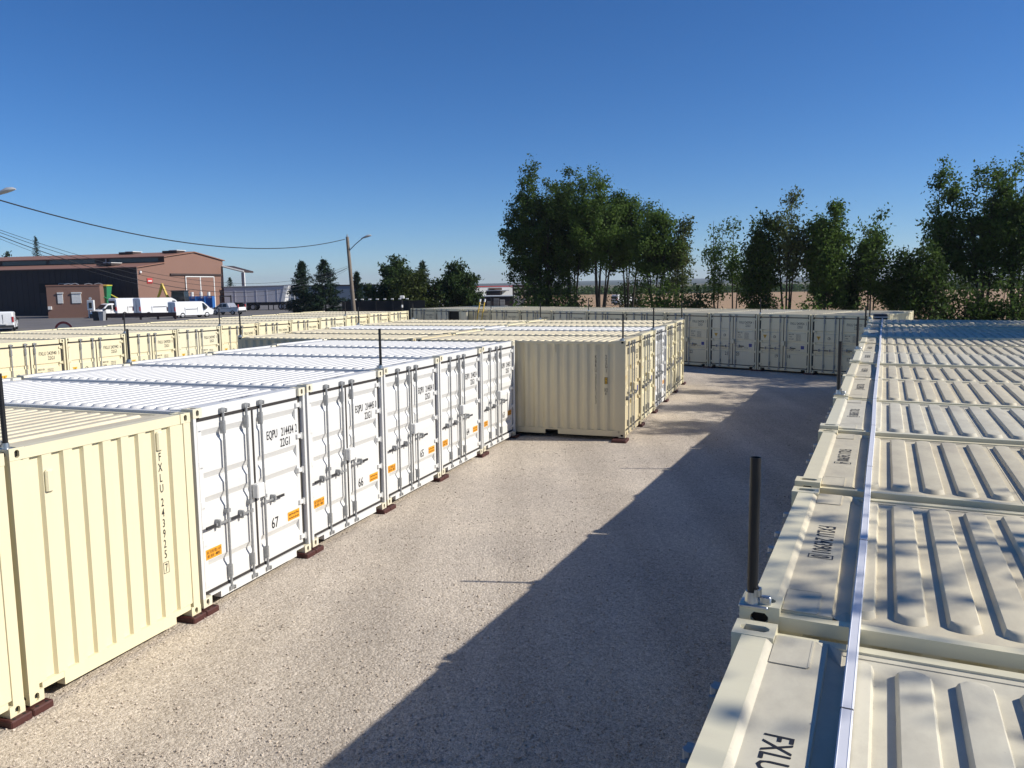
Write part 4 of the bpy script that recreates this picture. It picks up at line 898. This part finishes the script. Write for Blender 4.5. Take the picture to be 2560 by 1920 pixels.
def van(label, xy, head, L, Wd, H, prof, win, rear_win, wheels, body='car_white', z=LZ, name='parked_van', cat='van', group='vans parked by the hall', lights=True, tex=None):
    """x forward; prof = side outline (x,z); win = list of side window outlines; heading = degrees clockwise from +Y"""
    t = thing(name, label, cat, (xy[0], xy[1], z), R(90-head), group)
    mb = MB(); n = len(prof); hw = Wd/2
    def wf(zz): return hw*(1-0.10*max(0, (zz-0.9))/max(0.1, H-0.9))
    vs = [(x, wf(zz)*0.93, zz) for x, zz in prof]+[(x, wf(zz), zz) for x, zz in prof]
    ins = [((x*0.985), zz+(0.03 if zz < 1 else -0.03)) for x, zz in prof]
    ring = [[(x*(0.97 if abs(x) > L*0.3 else 1), s*wf(zz)*1.0, zz-(0.05 if zz > H*0.8 else 0)) for x, zz in prof] for s in (-1, 1)]
    inner = [[(x, s*wf(zz)*0.86, zz) for x, zz in prof] for s in (-1, 1)]
    V = ring[0]+inner[0]+inner[1]+ring[1]
    fs = [tuple(range(n))[::-1], tuple(range(3*n, 4*n))]
    for k in range(3):
        for i in range(n): j = (i+1) % n; fs.append((k*n+i, k*n+j, (k+1)*n+j, (k+1)*n+i))
    mb.add(V, fs); obj('body', mb.mesh('body', body, 18), t)
    for w in win:
        for s in (-1, 1):
            m = MB(); pts = [(x, s*(wf(zz)+0.012), zz) for x, zz in w]+[(x, s*(wf(zz)-0.03), zz) for x, zz in w]; q = len(w)
            m.add(pts, [tuple(range(q)), tuple(range(q, 2*q))]+[(i, (i+1) % q, q+(i+1) % q, q+i) for i in range(q)]); obj('side_window', m.mesh('side_window', 'glass_dark'), t)
    ws = win_shield(prof, H)
    if ws:
        (xa, za), (xb, zb) = ws; m = MB(); d = 0.015
        m.add([(xa+d, -wf(za)*0.86, za+d), (xa+d, wf(za)*0.86, za+d), (xb+d, wf(zb)*0.84, zb+d), (xb+d, -wf(zb)*0.84, zb+d), (xa-0.05, -wf(za)*0.86, za-0.03), (xa-0.05, wf(za)*0.86, za-0.03), (xb-0.05, wf(zb)*0.84, zb-0.03), (xb-0.05, -wf(zb)*0.84, zb-0.03)], [(0,1,2,3),(4,7,6,5),(0,4,5,1),(2,6,7,3),(1,5,6,2),(0,3,7,4)])
        obj('windscreen', m.mesh('windscreen', 'glass_dark'), t)
    xr = min(p[0] for p in prof)
    if rear_win:
        for s in (-1, 1): obj('rear_window', MB().box(xr-0.02, xr+0.03, min(s*0.05, s*hw*0.72), max(s*0.05, s*hw*0.72), rear_win[0], rear_win[1]).mesh('rear_window', 'glass_dark'), t)
    obj('rear_bumper', MB().bbox(xr-0.08, xr+0.1, -hw*0.95, hw*0.95, 0.32, 0.55, 0.03).mesh('rear_bumper', 'plastic_black'), t)
    xf = max(p[0] for p in prof)
    obj('front_bumper', MB().bbox(xf-0.14, xf+0.05, -hw*0.93, hw*0.93, 0.25, 0.52, 0.03).mesh('front_bumper', 'plastic_black'), t)
    for s in (-1, 1):
        obj('tail_lamp', MB().box(xr-0.03, xr+0.05, min(s*hw*0.80, s*hw*0.97), max(s*hw*0.80, s*hw*0.97), 0.85, 1.35).mesh('tail_lamp', 'lamp_red'), t)
        obj('headlamp', MB().box(xf-0.25, xf+0.02, min(s*hw*0.6, s*hw*0.93), max(s*hw*0.6, s*hw*0.93), 0.72, 0.92).mesh('headlamp', 'lamp_clear'), t)
        obj('side_trim', MB().box(-L*0.22, L*0.06, min(s*(hw-0.02), s*(hw+0.015)), max(s*(hw-0.02), s*(hw+0.015)), H*0.52, H*0.545).mesh('side_trim', 'plastic_black'), t)
        obj('mirror', MB().bbox(L*0.24, L*0.30, min(s*hw, s*(hw+0.22)), max(s*hw, s*(hw+0.22)), H*0.52, H*0.66, 0.03).mesh('mirror', 'plastic_black'), t)
    for s in (-1, 1):
        for q in (-0.25, 0.07, 0.22): obj('door_seam', MB().box(L*q, L*q+0.025, min(s*(wf(1.0)-0.02), s*(wf(1.0)+0.006)), max(s*(wf(1.0)-0.02), s*(wf(1.0)+0.006)), 0.5, 1.0+0.25*(H-1.0)).mesh('door_seam', 'plastic_black'), t)
    obj('rear_door_seam', MB().box(xr-0.012, xr+0.02, -0.012, 0.012, 0.6, H*0.86).mesh('rear_door_seam', 'plastic_black'), t)
    obj('number_plate', MB().box(xr-0.035, xr+0.02, -0.26, 0.26, 0.62, 0.73).mesh('number_plate', 'white_metal'), t)
    for x in wheels[0]:
        for s in (-1, 1): wheel(t, x, s*(hw-0.10), wheels[1])
    return t
def win_shield(prof, H):
    best = None
    for i in range(len(prof)-1):
        (xa, za), (xb, zb) = prof[i], prof[i+1]
        if za > 0.85 and zb > za+0.3 and xa > 0 and xb < xa-0.15: best = ((xa+(xb-xa)*0.08, za+(zb-za)*0.08), (xa+(xb-xa)*0.92, za+(zb-za)*0.92))
    return best
TRAF = [(-2.45,0.35),(2.35,0.32),(2.5,0.6),(2.42,0.95),(2.05,1.12),(1.35,1.82),(1.05,1.95),(-2.30,1.98),(-2.47,1.88)]
MAST = [(-2.9,0.35),(2.8,0.32),(2.98,0.62),(2.9,1.05),(2.45,1.25),(1.75,2.15),(1.25,2.40),(-2.75,2.44),(-2.95,2.32)]
KANG = [(-2.0,0.34),(2.0,0.30),(2.12,0.55),(2.02,0.88),(1.35,1.05),(0.70,1.68),(0.35,1.80),(-1.85,1.82),(-2.05,1.70),(-2.1,0.9)]
PICK = [(-2.2,0.42),(2.1,0.34),(2.2,0.6),(2.1,0.85),(1.25,0.98),(0.62,1.48),(0.25,1.56),(-0.55,1.55),(-0.85,0.98),(-2.2,0.98)]
tw = [(1.05,1.15),(1.72,1.20),(1.22,1.72),(1.02,1.74)]; mw = [(1.25,1.35),(2.1,1.38),(1.62,2.02),(1.25,2.05)]; kw = [(0.15,1.05),(1.1,1.08),(0.62,1.58),(0.15,1.60)]; kw2 = [(-0.95,1.05),(0.02,1.05),(0.02,1.60),(-0.95,1.60)]
def gl(u, v): p = gp(u, v, LZ); return p.x, p.y
def van_at(u, v): p = gl(u, v); return p
van('white panel van nearest the silver pickup, rear doors in shade', (dp(478, 790, 97).x, 97.0), 40, 4.95, 1.95, 1.98, TRAF, [tw], None, ((-1.55, 1.55), 0.33))
van('large high roof white van in the middle of the parked vans', (dp(400, 790, 101.5).x, 101.5), 40, 5.9, 2.05, 2.44, MAST, [mw], None, ((-1.9, 1.9), 0.35))
van('white van with dark rear windows and red lettering', (dp(338, 790, 103.5).x, 103.5), 36, 5.9, 2.05, 2.44, MAST, [mw], (1.35, 2.1), ((-1.9, 1.9), 0.35))
van('small white van facing left beside the green machine', (dp(275, 790, 101).x, 101.0), 215, 4.2, 1.8, 1.82, KANG, [kw, kw2], (1.05, 1.55), ((-1.35, 1.35), 0.31))
van('small white van cut off by the left edge, seen from behind', (dp(8, 820, 76).x-0.4, 77.0), -28, 4.2, 1.82, 1.82, KANG, [kw], None, ((-1.35, 1.35), 0.31), z=lift(-48, 77)+0.004)
van('white van on the far road beyond the ash stems', (dp(1562, 740, 150).x, 150), 60, 4.9, 1.9, 1.95, TRAF, [tw], (1.2, 1.7), ((-1.55, 1.55), 0.33), z=0.0, group='far vehicles')
pk = van('silver pickup with empty bed facing left', (dp(556, 785, 104).x, 106.0), -74, 4.4, 1.74, 1.56, PICK, [[(-0.48,1.02),(0.18,1.02),(0.12,1.44),(-0.40,1.44)], [(0.26,1.02),(0.98,1.02),(0.52,1.42),(0.26,1.44)]], None, ((-1.35, 1.30), 0.30), body='car_silver', name='pickup', cat='pickup', group='far vehicles')
obj('bed_floor', MB().box(-2.12, -0.95, -0.72, 0.72, 0.985, 0.995).mesh('bed_floor', 'plastic_black'), pk); obj('tailgate', MB().box(-2.26, -2.205, -0.78, 0.78, 0.58, 0.99).mesh('tailgate', 'car_white'), pk)

# tipper trailer
tx0, tx1 = dp(560, 775, 124).x, dp(735, 775, 124).x; tl = (tx1-tx0)
mat('trailer_grey', (0.48, 0.48, 0.52), 0.5, var=0.06, scale=0.6)
t = thing('tipper_trailer', 'long grey tipper trailer with white front frame on dark wheels', 'trailer', (tx0, 124.5, LZ), 0.03)
mb = MB(); pr = [(0, 1.25), (tl*0.80, 1.25), (tl*0.86, 3.75), (0, 3.65)]
mb.prism(pr, 0, 2.5, 'y'); bd = obj('body', mb.mesh('body', 'trailer_grey'), t)
obj('top_rail', MB().path([(-0.05, -0.06, 3.68), (tl*0.86, -0.06, 3.78)], 0.08, 6).mesh('top_rail', 'grey_metal'), bd)
for k in range(1, 6): obj('rib', MB().box(tl*0.15*k, tl*0.15*k+0.08, -0.04, 0, 1.3, 3.66).mesh('rib', 'trailer_grey'), bd)
ff = obj('front_frame', MB().add([(tl*0.80, -0.03, 1.3), (tl*0.84, -0.03, 1.3), (tl*0.92, -0.03, 3.85), (tl*0.86, -0.03, 3.85)], [(0,1,2,3)]).prism([(tl*0.80, 1.3), (tl*0.845, 1.3), (tl*0.895, 3.85), (tl*0.855, 3.85)], -0.05, 2.5, 'y').mesh('front_frame', 'white_metal'), t)
for z in (1.9, 2.5, 3.1, 3.75): obj('frame_bar', MB().box(tl*0.86, tl*0.985, -0.05, 0.10, z, z+0.14).mesh('frame_bar', 'white_metal'), ff)
obj('frame_post', MB().path([(tl*1.0, 0, 1.2), (tl*0.985, 0, 3.85)], 0.07, 5).mesh('frame_post', 'white_metal'), ff); obj('frame_post', MB().path([(tl*0.93, 0, 1.5), (tl*0.93, 0, 3.8)], 0.07, 5).mesh('frame_post', 'white_metal'), ff)
obj('chassis', MB().box(0.2, tl*0.98, 0.4, 2.1, 0.75, 1.2).mesh('chassis', 'plastic_black'), t)
for x in (1.7, 3.0, 4.3): wheel(t, x, 0.25, 0.5, 0.35); wheel(t, x, 2.2, 0.5, 0.35)
for x in (tl*0.80, tl*0.84): wheel(t, x, 0.25, 0.52, 0.35); wheel(t, x, 2.2, 0.52, 0.35)
for x in (tl*0.6, tl*0.67): obj('support_leg', MB().box(x, x+0.12, 0.5, 0.62, 0.02, 0.8).mesh('support_leg', 'plastic_black'), t)

# backhoe, forklift, blue machines, green machine
mat('jcb_yellow', (0.70, 0.47, 0.03), 0.45); mat('machine_blue', (0.03, 0.14, 0.42), 0.45); mat('machine_green', (0.03, 0.22, 0.10), 0.5); mat('machine_yellow', (0.55, 0.47, 0.06), 0.5)
bx = dp(452, 780, 106).x
t = thing('backhoe', 'yellow backhoe with folded arm and dark cab behind the vans', 'digger', (bx, 106, LZ), 0)
b = obj('body', MB().bbox(-1.0, 2.6, -0.9, 0.9, 0.9, 1.7, 0.1).mesh('body', 'plastic_black'), t)
cb = obj('cab', MB().prism([(-0.9, 1.7), (1.0, 1.7), (0.85, 3.15), (-0.7, 3.15)], -0.75, 0.75, 'y').mesh('cab', 'glass_dark'), t)
obj('cab_roof', MB().bbox(-0.85, 1.0, -0.85, 0.85, 3.15, 3.3, 0.05).mesh('cab_roof', 'plastic_black'), cb)
for x0, x1 in ((-0.9, -0.7), (1.0, 0.85)): obj('cab_pillar', MB().path([(x0, -0.77, 1.7), (x1, -0.77, 3.15)], 0.05, 4).mesh('cab_pillar', 'plastic_black'), cb)
arm = obj('boom', MB().path([(-0.9, 0, 1.5), (-1.7, 0, 2.6), (-2.25, 0, 4.15)], 0.20, 6, r1=0.16).mesh('boom', 'jcb_yellow'), t)
obj('dipper', MB().path([(-2.25, 0.1, 4.2), (-2.7, 0.1, 2.9), (-3.2, 0.1, 1.9)], 0.19, 6, r1=0.14).mesh('dipper', 'jcb_yellow'), arm)
obj('bucket', MB().prism([(-3.5, 1.2), (-2.9, 1.2), (-2.8, 1.9), (-3.4, 2.0)], -0.4, 0.4, 'y').mesh('bucket', 'plastic_black'), arm)
for x, r in ((-0.5, 0.75), (2.0, 0.55)):
    for s in (-1, 1): wheel(t, x, s*1.0, r, 0.4)
for i, (u, lab) in enumerate(((482, 'left blue machine with white top by the sliding door'), (503, 'middle blue machine with white top by the sliding door'), (521, 'right blue machine with white top by the sliding door'))):
    x = dp(u, 780, 114).x; t = thing('blue_machine', lab, 'machine', (x-0.6, 114+i*0.2, LZ), 0, 'blue machines by the sliding door')
    f = obj('frame', MB().box(0, 0.12, 0, 1, 0, 2.4).box(1.0, 1.12, 0, 1, 0, 2.4).box(0.12, 1.0, 0, 0.12, 2.2, 2.4).mesh('frame', 'machine_blue'), t); obj('panel', MB().bbox(0.15, 0.98, 0.1, 0.9, 0.3, 2.15, 0.04).mesh('panel', 'machine_blue'), t)
    obj('tank', MB().tube((0.45, 0.5, 2.4), (0.45, 0.5, 3.0), 0.22, n=10).mesh('tank', 'white_metal'), t)
x = dp(565, 780, 112).x; t = thing('forklift', 'black forklift mast behind the silver pickup', 'forklift', (x, 112, LZ), 0)
for y in (-0.8, 0.7): obj('mast_rail', MB().box(y, y+0.14, 0, 0.14, 0.1, 2.5).mesh('mast_rail', 'plastic_black'), t)
obj('mast_bar', MB().box(-0.66, 0.7, 0, 0.12, 2.3, 2.45).mesh('mast_bar', 'plastic_black'), t); obj('body', MB().bbox(-0.6, 0.5, 0.2, 1.8, 0.3, 1.2, 0.08).mesh('body', 'plastic_black'), t)
for s in (-0.6, 0.5): wheel(t, s, 0.6, 0.3, 0.2)
x = dp(243, 780, 105).x; t = thing('green_machine', 'green hopper with yellow rim and slanting conveyor arms', 'machine', (x, 104.6, LZ), 0)
hp = obj('hopper', MB().add([(0,0,4.0),(1.7,0,4.0),(1.7,1.4,4.0),(0,1.4,4.0),(0.5,0.3,1.4),(1.4,0.3,1.4),(1.4,1.1,1.4),(0.5,1.1,1.4)], [(0,1,5,4),(1,2,6,5),(2,3,7,6),(3,0,4,7),(4,5,6,7)]).mesh('hopper', 'machine_green'), t)
for q in ([(0,0,4.05),(1.7,0,4.05)], [(1.7,0,4.05),(1.7,1.4,4.05)], [(0,0,4.05),(0,1.4,4.05)]): obj('rim', MB().path(q, 0.10, 4).mesh('rim', 'machine_yellow'), hp)
for y, m in ((-0.1, 'machine_green'), (1.3, 'machine_yellow')): obj('conveyor_arm', MB().path([(0.1+y*0.6, y, 3.2), (3.6+y*0.4, y, 1.4)], 0.09, 4).mesh('conveyor_arm', m), t)
for x2 in (0.45, 1.35): obj('leg', MB().box(x2, x2+0.12, 0.3, 0.42, 0, 1.5).mesh('leg', 'plastic_black'), t)
x = dp(213, 790, 99).x; t = thing('meter_cabinet', 'white cabinet on two legs in front of the annex', 'cabinet', (x, 99.6, LZ), 0)
obj('box', MB().bbox(0, 0.85, 0, 0.3, 1.0, 2.25, 0.03).mesh('box', 'white_metal'), t); obj('screen', MB().box(0.25, 0.62, -0.02, 0.01, 1.25, 1.95).mesh('screen', 'glass_dark'), t)
for q in (0.06, 0.72): obj('leg', MB().box(q, q+0.09, 0.1, 0.2, 0, 1.0).mesh('leg', 'white_metal'), t)
obj('round_sign', MB().tube((0.40, 0.1, 2.45), (0.40, 0.14, 2.45), 0.18, n=14).mesh('round_sign', 'white_metal'), t)
x = dp(220, 805, 90).x; t = thing('waste_bin', 'grey waste bins beside the meter cabinet', 'bin', (x, 91, LZ), 0)
obj('body', MB().add([(0.08,0.05,0),(0.62,0.05,0),(0.62,0.6,0),(0.08,0.6,0),(0,0,1.0),(0.7,0,1.0),(0.7,0.65,1.0),(0,0.65,1.0)], [(0,3,2,1),(0,1,5,4),(1,2,6,5),(2,3,7,6),(3,0,4,7),(4,5,6,7)]).mesh('body', 'plastic_black'), t)
obj('lid', MB().bbox(-0.03, 0.73, -0.03, 0.68, 1.0, 1.07, 0.02).mesh('lid', 'plastic_black'), t)
t = thing('pale_waste_bin', 'pale grey waste bin right of the dark one', 'bin', (x+0.78, 90.8, LZ), 0)
obj('body', MB().add([(0.08,0.05,0),(0.52,0.05,0),(0.52,0.6,0),(0.08,0.6,0),(0,0,1.0),(0.6,0,1.0),(0.6,0.65,1.0),(0,0.65,1.0)], [(0,3,2,1),(0,1,5,4),(1,2,6,5),(2,3,7,6),(3,0,4,7),(4,5,6,7)]).mesh('body', 'grey_metal'), t); obj('lid', MB().bbox(-0.03, 0.63, -0.03, 0.68, 1.0, 1.07, 0.02).mesh('lid', 'grey_metal'), t)
mat('beam_dark', (0.035, 0.016, 0.014), 0.7)
p0, p1 = dp(262, 800, 92), dp(440, 797, 92)
t = thing('beam_barrier', 'low dark red beam barrier in front of the parked vans', 'barrier', (p0.x, 92, LZ), 0)
obj('beam', MB().box(0, p1.x-p0.x, 0, 0.2, 0.35, 0.8).mesh('beam', 'beam_dark'), t)
for k in range(5): obj('post', MB().box((p1.x-p0.x-0.2)*k/4, (p1.x-p0.x-0.2)*k/4+0.2, 0.02, 0.18, 0, 0.35).mesh('post', 'beam_dark'), t)
# round road sign seen over the back row
x = dp(159, 815, 58).x; sg = thing('round_sign', 'round road sign with dark red rim showing over the back row', 'sign', (x, 58, 0), 0.1)
zc = dp(159, 826, 58).z
obj('disc', MB().tube((0,0,zc), (0,0.03,zc), 0.66, n=32).mesh('disc', 'grey_metal'), sg)
mb = MB()
for k in range(32):
    a0, a1 = 2*math.pi*k/32, 2*math.pi*(k+1)/32
    mb.add([(r*math.cos(a), -0.004, zc+r*math.sin(a)) for r, a in ((0.66, a0), (0.66, a1), (0.5, a1), (0.5, a0))], [(0,1,2,3)])
obj('rim', mb.mesh('rim', mat('sign_rim', (0.12, 0.02, 0.025), 0.5).name), sg)
obj('pole', MB().tube((0,0.05,0), (0,0.05,zc+0.3), 0.04, n=8).mesh('pole', 'grey_metal'), sg)

# ------------------------------------------------------------------ lamp poles and wires
mat('pole_wood', (0.23, 0.19, 0.15), 0.85, var=0.3, scale=3); mat('wire', (0.012, 0.014, 0.018), 0.6); mat('lamp_grey', (0.42, 0.43, 0.44), 0.45)
def lamp_pole(label, x, y, ztop, arm, zb=0.0, lean=0.0):
    t = thing('lamp_pole', label, 'lamp pole', (x, y, zb), 0, 'lamp poles carrying the overhead wires'); h = ztop-zb
    obj('pole', MB().path([(lean, 0, 0), (lean*0.5, 0, h*0.5), (0, 0, h)], 0.19, 10, r1=0.12).mesh('pole', 'pole_wood', 40), t)
    obj('pole_cap', MB().tube((0,0,h), (0,0,h+0.18), 0.05, n=6).mesh('pole_cap', 'grey_metal'), t)
    a = Vector(arm); a0 = Vector((0.1, 0, h-1.1))
    ar = obj('arm', MB().path([a0, a0.lerp(a, 0.5)+Vector((0,0,0.05)), a], 0.035, 6).mesh('arm', 'grey_metal'), t)
    d = Vector((a.x-a0.x, a.y-a0.y, 0)).normalized()
    mb = MB(); vs = []; rings = [(-0.1, 0.05, 0), (0.15, 0.10, 0.03), (0.40, 0.14, 0.06), (0.62, 0.10, 0.06), (0.74, 0.03, 0.04)]; n = 10
    for q, r, z in rings:
        for k in range(n):
            an = 2*math.pi*k/n; w = Vector((-d.y, d.x, 0)); vs.append(a+d*q+w*(r*1.1*math.cos(an))+Vector((0,0,z+q*0.22+r*(0.9 if math.sin(an) > 0 else 0.55)*math.sin(an))))
    fs = [(r*n+k, r*n+(k+1) % n, (r+1)*n+(k+1) % n, (r+1)*n+k) for r in range(4) for k in range(n)]+[tuple(range(n))[::-1], tuple(range(4*n, 5*n))]
    obj('lamp_head', MB().add(vs, fs).mesh('lamp_head', 'lamp_grey', 50), ar); return t
D1 = 64.0; pt = dp(868, 592, D1); lh = dp(910, 596, D1)
lamp_pole('weathered lamp pole rising behind the back row', pt.x, D1, pt.z, (lh.x-pt.x-0.1, -0.1, lh.z), lean=0.42)
D2 = 31.0; p2 = dp(-75, 520, D2); l2 = dp(-8, 486, D2)
lamp_pole('lamp pole beyond the left edge, only its lamp head in view', p2.x, D2, p2.z+0.6, (l2.x-p2.x, 0, l2.z-0.02))
def wire(label, a, b, sag, r, n=28):
    a, b = Vector(a), Vector(b)
    pts = [a.lerp(b, i/n)-Vector((0, 0, 4*sag*(i/n)*(1-i/n))) for i in range(n+1)]
    tag(obj('overhead_wire', MB().path(pts, r, 5).mesh('overhead_wire', 'wire', 60)), label, 'wire', 'wires between the lamp poles')
wa = dp(-75, 478, D2); wb = dp(862, 598, D1-0.2)
wire('thick black overhead wire sagging to the top of the lamp pole', wa, wb, 1.35, 0.028)
for k, (ya, yb, sg_, r, lab) in enumerate(((548, 664, 1.9, 0.010, 'highest thin wire crossing before the brown hall'), (553, 668, 2.05, 0.011, 'second thin wire crossing before the brown hall'), (560, 668, 2.3, 0.016, 'thicker lower wire crossing before the brown hall'), (566, 672, 2.45, 0.008, 'lowest thin wire crossing before the brown hall'))):
    wire(lab, dp(-75, ya, D2), dp(872, yb, D1-0.2), sg_, r)

# ------------------------------------------------------------------ black screen, far buildings, stacks
x0, x1 = dp(857, 760, 66).x, dp(1064, 760, 66).x; zt = dp(960, 752, 66).z
t = thing('black_screen', 'black panel screen wall behind the back row', 'fence', (x0, 66, 0), 0)
mat('screen_black', (0.008, 0.008, 0.010), 0.7); n = 5; w = (x1-x0)/n
for k in range(n):
    obj('panel', MB().box(k*w+0.05, (k+1)*w-0.05, 0, 0.05, 0.05, zt).mesh('panel', 'screen_black'), t); obj('panel_post', MB().box(k*w-0.06, k*w+0.05, -0.06, 0.08, 0, zt+0.02).mesh('panel_post', 'pole_black'), t)
for k in range(8):
    l = obj('floodlight', MB().bbox(0.9+k*0.62, 1.12+k*0.62, -0.12, 0.08, zt+0.10, zt+0.18, 0.02).mesh('floodlight', 'white_metal'), t); obj('bracket', MB().box(1.0+k*0.62, 1.03+k*0.62, 0.0, 0.03, zt, zt+0.10).mesh('bracket', 'pole_black'), l)
p = RD.p(9.9, 0.3)
t = thing('camera_mast', 'black mast with white camera at the end of the sunlit back row', 'mast', (p.x, p.y, ZB+CH), 0)
obj('mast', MB().tube((0,0,0), (0,0,0.75), 0.05, n=8).mesh('mast', 'pole_black'), t); obj('camera_head', MB().bbox(-0.12, 0.16, -0.1, 0.1, 0.75, 0.92, 0.04).mesh('camera_head', 'white_metal'), t); obj('band', MB().tube((0,0,0.2), (0,0,0.36), 0.056, n=8).mesh('band', 'white_metal'), t)
mat('warehouse', (0.16, 0.20, 0.26), 0.6, var=0.05); mat('timber_brown', (0.10, 0.055, 0.04), 0.8)
x0, x1 = dp(588, 740, 180).x, dp(940, 740, 180).x; zt = dp(800, 714, 180).z
t = thing('grey_warehouse', 'long low blue grey warehouse behind the spruces', 'building', (x0, 180, 0), 0)
obj('wall', MB().box(0, x1-x0, 0, 18, 0, zt-0.15).mesh('wall', 'warehouse'), t); obj('roof_edge', MB().box(-0.1, x1-x0+0.1, -0.1, 18.1, zt-0.15, zt+0.12).mesh('roof_edge', 'hall_dark'), t)
for k in range(6): obj('panel_joint', MB().box((x1-x0)*(k+1)/7, (x1-x0)*(k+1)/7+0.12, -0.04, 0, 0, zt-0.2).mesh('panel_joint', 'hall_dark'), t)
D3 = 165; X = lambda u: dp(u, 740, D3).x; Z = lambda v: dp(1230, v, D3).z
t = thing('white_building', 'white modern building with dark window bands beyond the yard', 'building', (X(1075), D3, 0), 0.35)
W3 = X(1283)-X(1075)
obj('wall', MB().box(0, W3/math.cos(0.35), 0, 10, 0, Z(717)).mesh('wall', 'white_metal'), t); obj('roof_edge', MB().box(-0.1, W3/math.cos(0.35)+0.1, -0.1, 10.1, Z(717), Z(717)+0.15).mesh('roof_edge', 'red_sign'), t)
for a, b, c, d, m in ((0.70, 0.86, 735, 720, 'timber_brown'), (0.71, 0.77, 733, 722, 'glass_dark'), (0.80, 0.86, 738, 731, 'glass_dark'), (0.04, 0.08, 726, 718, 'red_sign')):
    L3 = W3/math.cos(0.35); obj('window', MB().box(L3*a, L3*b, -0.12, -0.02, Z(c), Z(d)).mesh('window', m), t)
obj('awning', MB().box(L3*0.78, L3*0.92, -1.6, -0.02, Z(728), Z(728)+0.2).mesh('awning', 'grey_metal'), t)
D4 = 150; X4 = lambda u: dp(u, 740, D4).x; Z4 = lambda v: dp(1310, v, D4).z
t = thing('timber_rack', 'brown open timber rack building with pale roof', 'building', (X4(1283), D4, 0), 0)
w4 = X4(1348)-X4(1283)
for v in (768, 752, 738, 726, 718): obj('beam', MB().box(0, w4, 0, 3, Z4(v), Z4(v)+0.42).mesh('beam', 'timber_brown'), t)
for k in range(6): obj('post', MB().box(w4*k/5-0.12, w4*k/5+0.12, -0.05, 0.2, 0, Z4(711)).mesh('post', 'timber_brown'), t)
obj('roof', MB().box(-0.6, w4+0.3, -0.5, 3.5, Z4(711), Z4(708)).mesh('roof', 'white_metal'), t)
D5 = 96; X5 = lambda u: dp(u, 760, D5).x; Z5 = lambda v: dp(1260, v, D5).z
t = thing('dark_shed', 'low dark brown shed behind the paving stacks', 'shed', (X5(1200), D5+3, 0), 0)
obj('wall', MB().box(0, X5(1285)-X5(1200), 0, 4, 0, Z5(742)).mesh('wall', 'hall_dark'), t); obj('roof_edge', MB().box(-0.1, X5(1285)-X5(1200)+0.1, -0.1, 4.1, Z5(742), Z5(742)+0.10).mesh('roof_edge', 'white_metal'), t)
t = thing('brown_container', 'brown stacked container above the dark shed', 'container', (X5(1210), D5+9, Z5(742)*0), 0)
obj('wall', MB().box(0, 1.9, 0, 2.4, 0, Z5(727)-0.08).mesh('wall', 'hall_dark'), t); obj('lid', MB().box(-0.05, 1.95, -0.05, 2.45, Z5(727)-0.08, Z5(727)).mesh('lid', 'grey_metal'), t)
mat('slab_grey', (0.26, 0.245, 0.23), 0.85, var=0.25, scale=4); mat('slab_pale', (0.45, 0.42, 0.39), 0.85, var=0.2, scale=4)
for i, (u, w, v, m) in enumerate(((1222, 9, 752, 'slab_grey'), (1241, 13, 746, 'slab_grey'), (1256, 12, 749, 'slab_pale'), (1262, 16, 763, 'slab_pale'), (1288, 7, 744, 'slab_pale'), (1297, 10, 740, 'slab_pale'), (1309, 9, 747, 'slab_grey'), (1322, 6, 756, 'slab_pale'), (1334, 10, 749, 'slab_grey'))):
    Dd = D5-4-(i % 3); t = thing('paving_stack', '%s stack of paving slabs from the left, beyond the far row' % ORD[i], 'stack', (dp(u-w/2, 760, Dd).x, Dd, 0), 0, 'stacks of paving slabs')
    ht = dp(u, v, Dd).z; k = 0; z = 0.12; ww = w*Dd/F_PX
    for q in (0, 0.45, 0.9): obj('skid', MB().box(ww*q, ww*q+ww*0.1, 0, 0.8, 0, 0.12).mesh('skid', 'timber_brown'), t)
    while z < ht-0.05:
        h = min(0.36, ht-z); j = rnd.uniform(-0.03, 0.03); obj('slab_layer', MB().box(j, ww+j, 0, 0.8, z, z+h-0.03).mesh('slab_layer', m), t); z += h

# ------------------------------------------------------------------ air
hz = bpy.data.materials.new('haze_air'); hz.use_nodes = True; t = hz.node_tree; t.nodes.clear()
pv = t.nodes.new('ShaderNodeVolumePrincipled'); pv.inputs['Color'].default_value = (0.80, 0.88, 1.0, 1); pv.inputs['Density'].default_value = 0.00016; pv.inputs['Anisotropy'].default_value = 0.2
ou = t.nodes.new('ShaderNodeOutputMaterial'); t.links.new(pv.outputs[0], ou.inputs['Volume']); MATS['haze_air'] = hz
o = stuff(obj('haze', MB().box(-5200, 5400, -1000, 5400, -14, 70).mesh('haze', 'haze_air'))); tag(o, 'thin pale blue haze over the far fields and hills', 'haze')
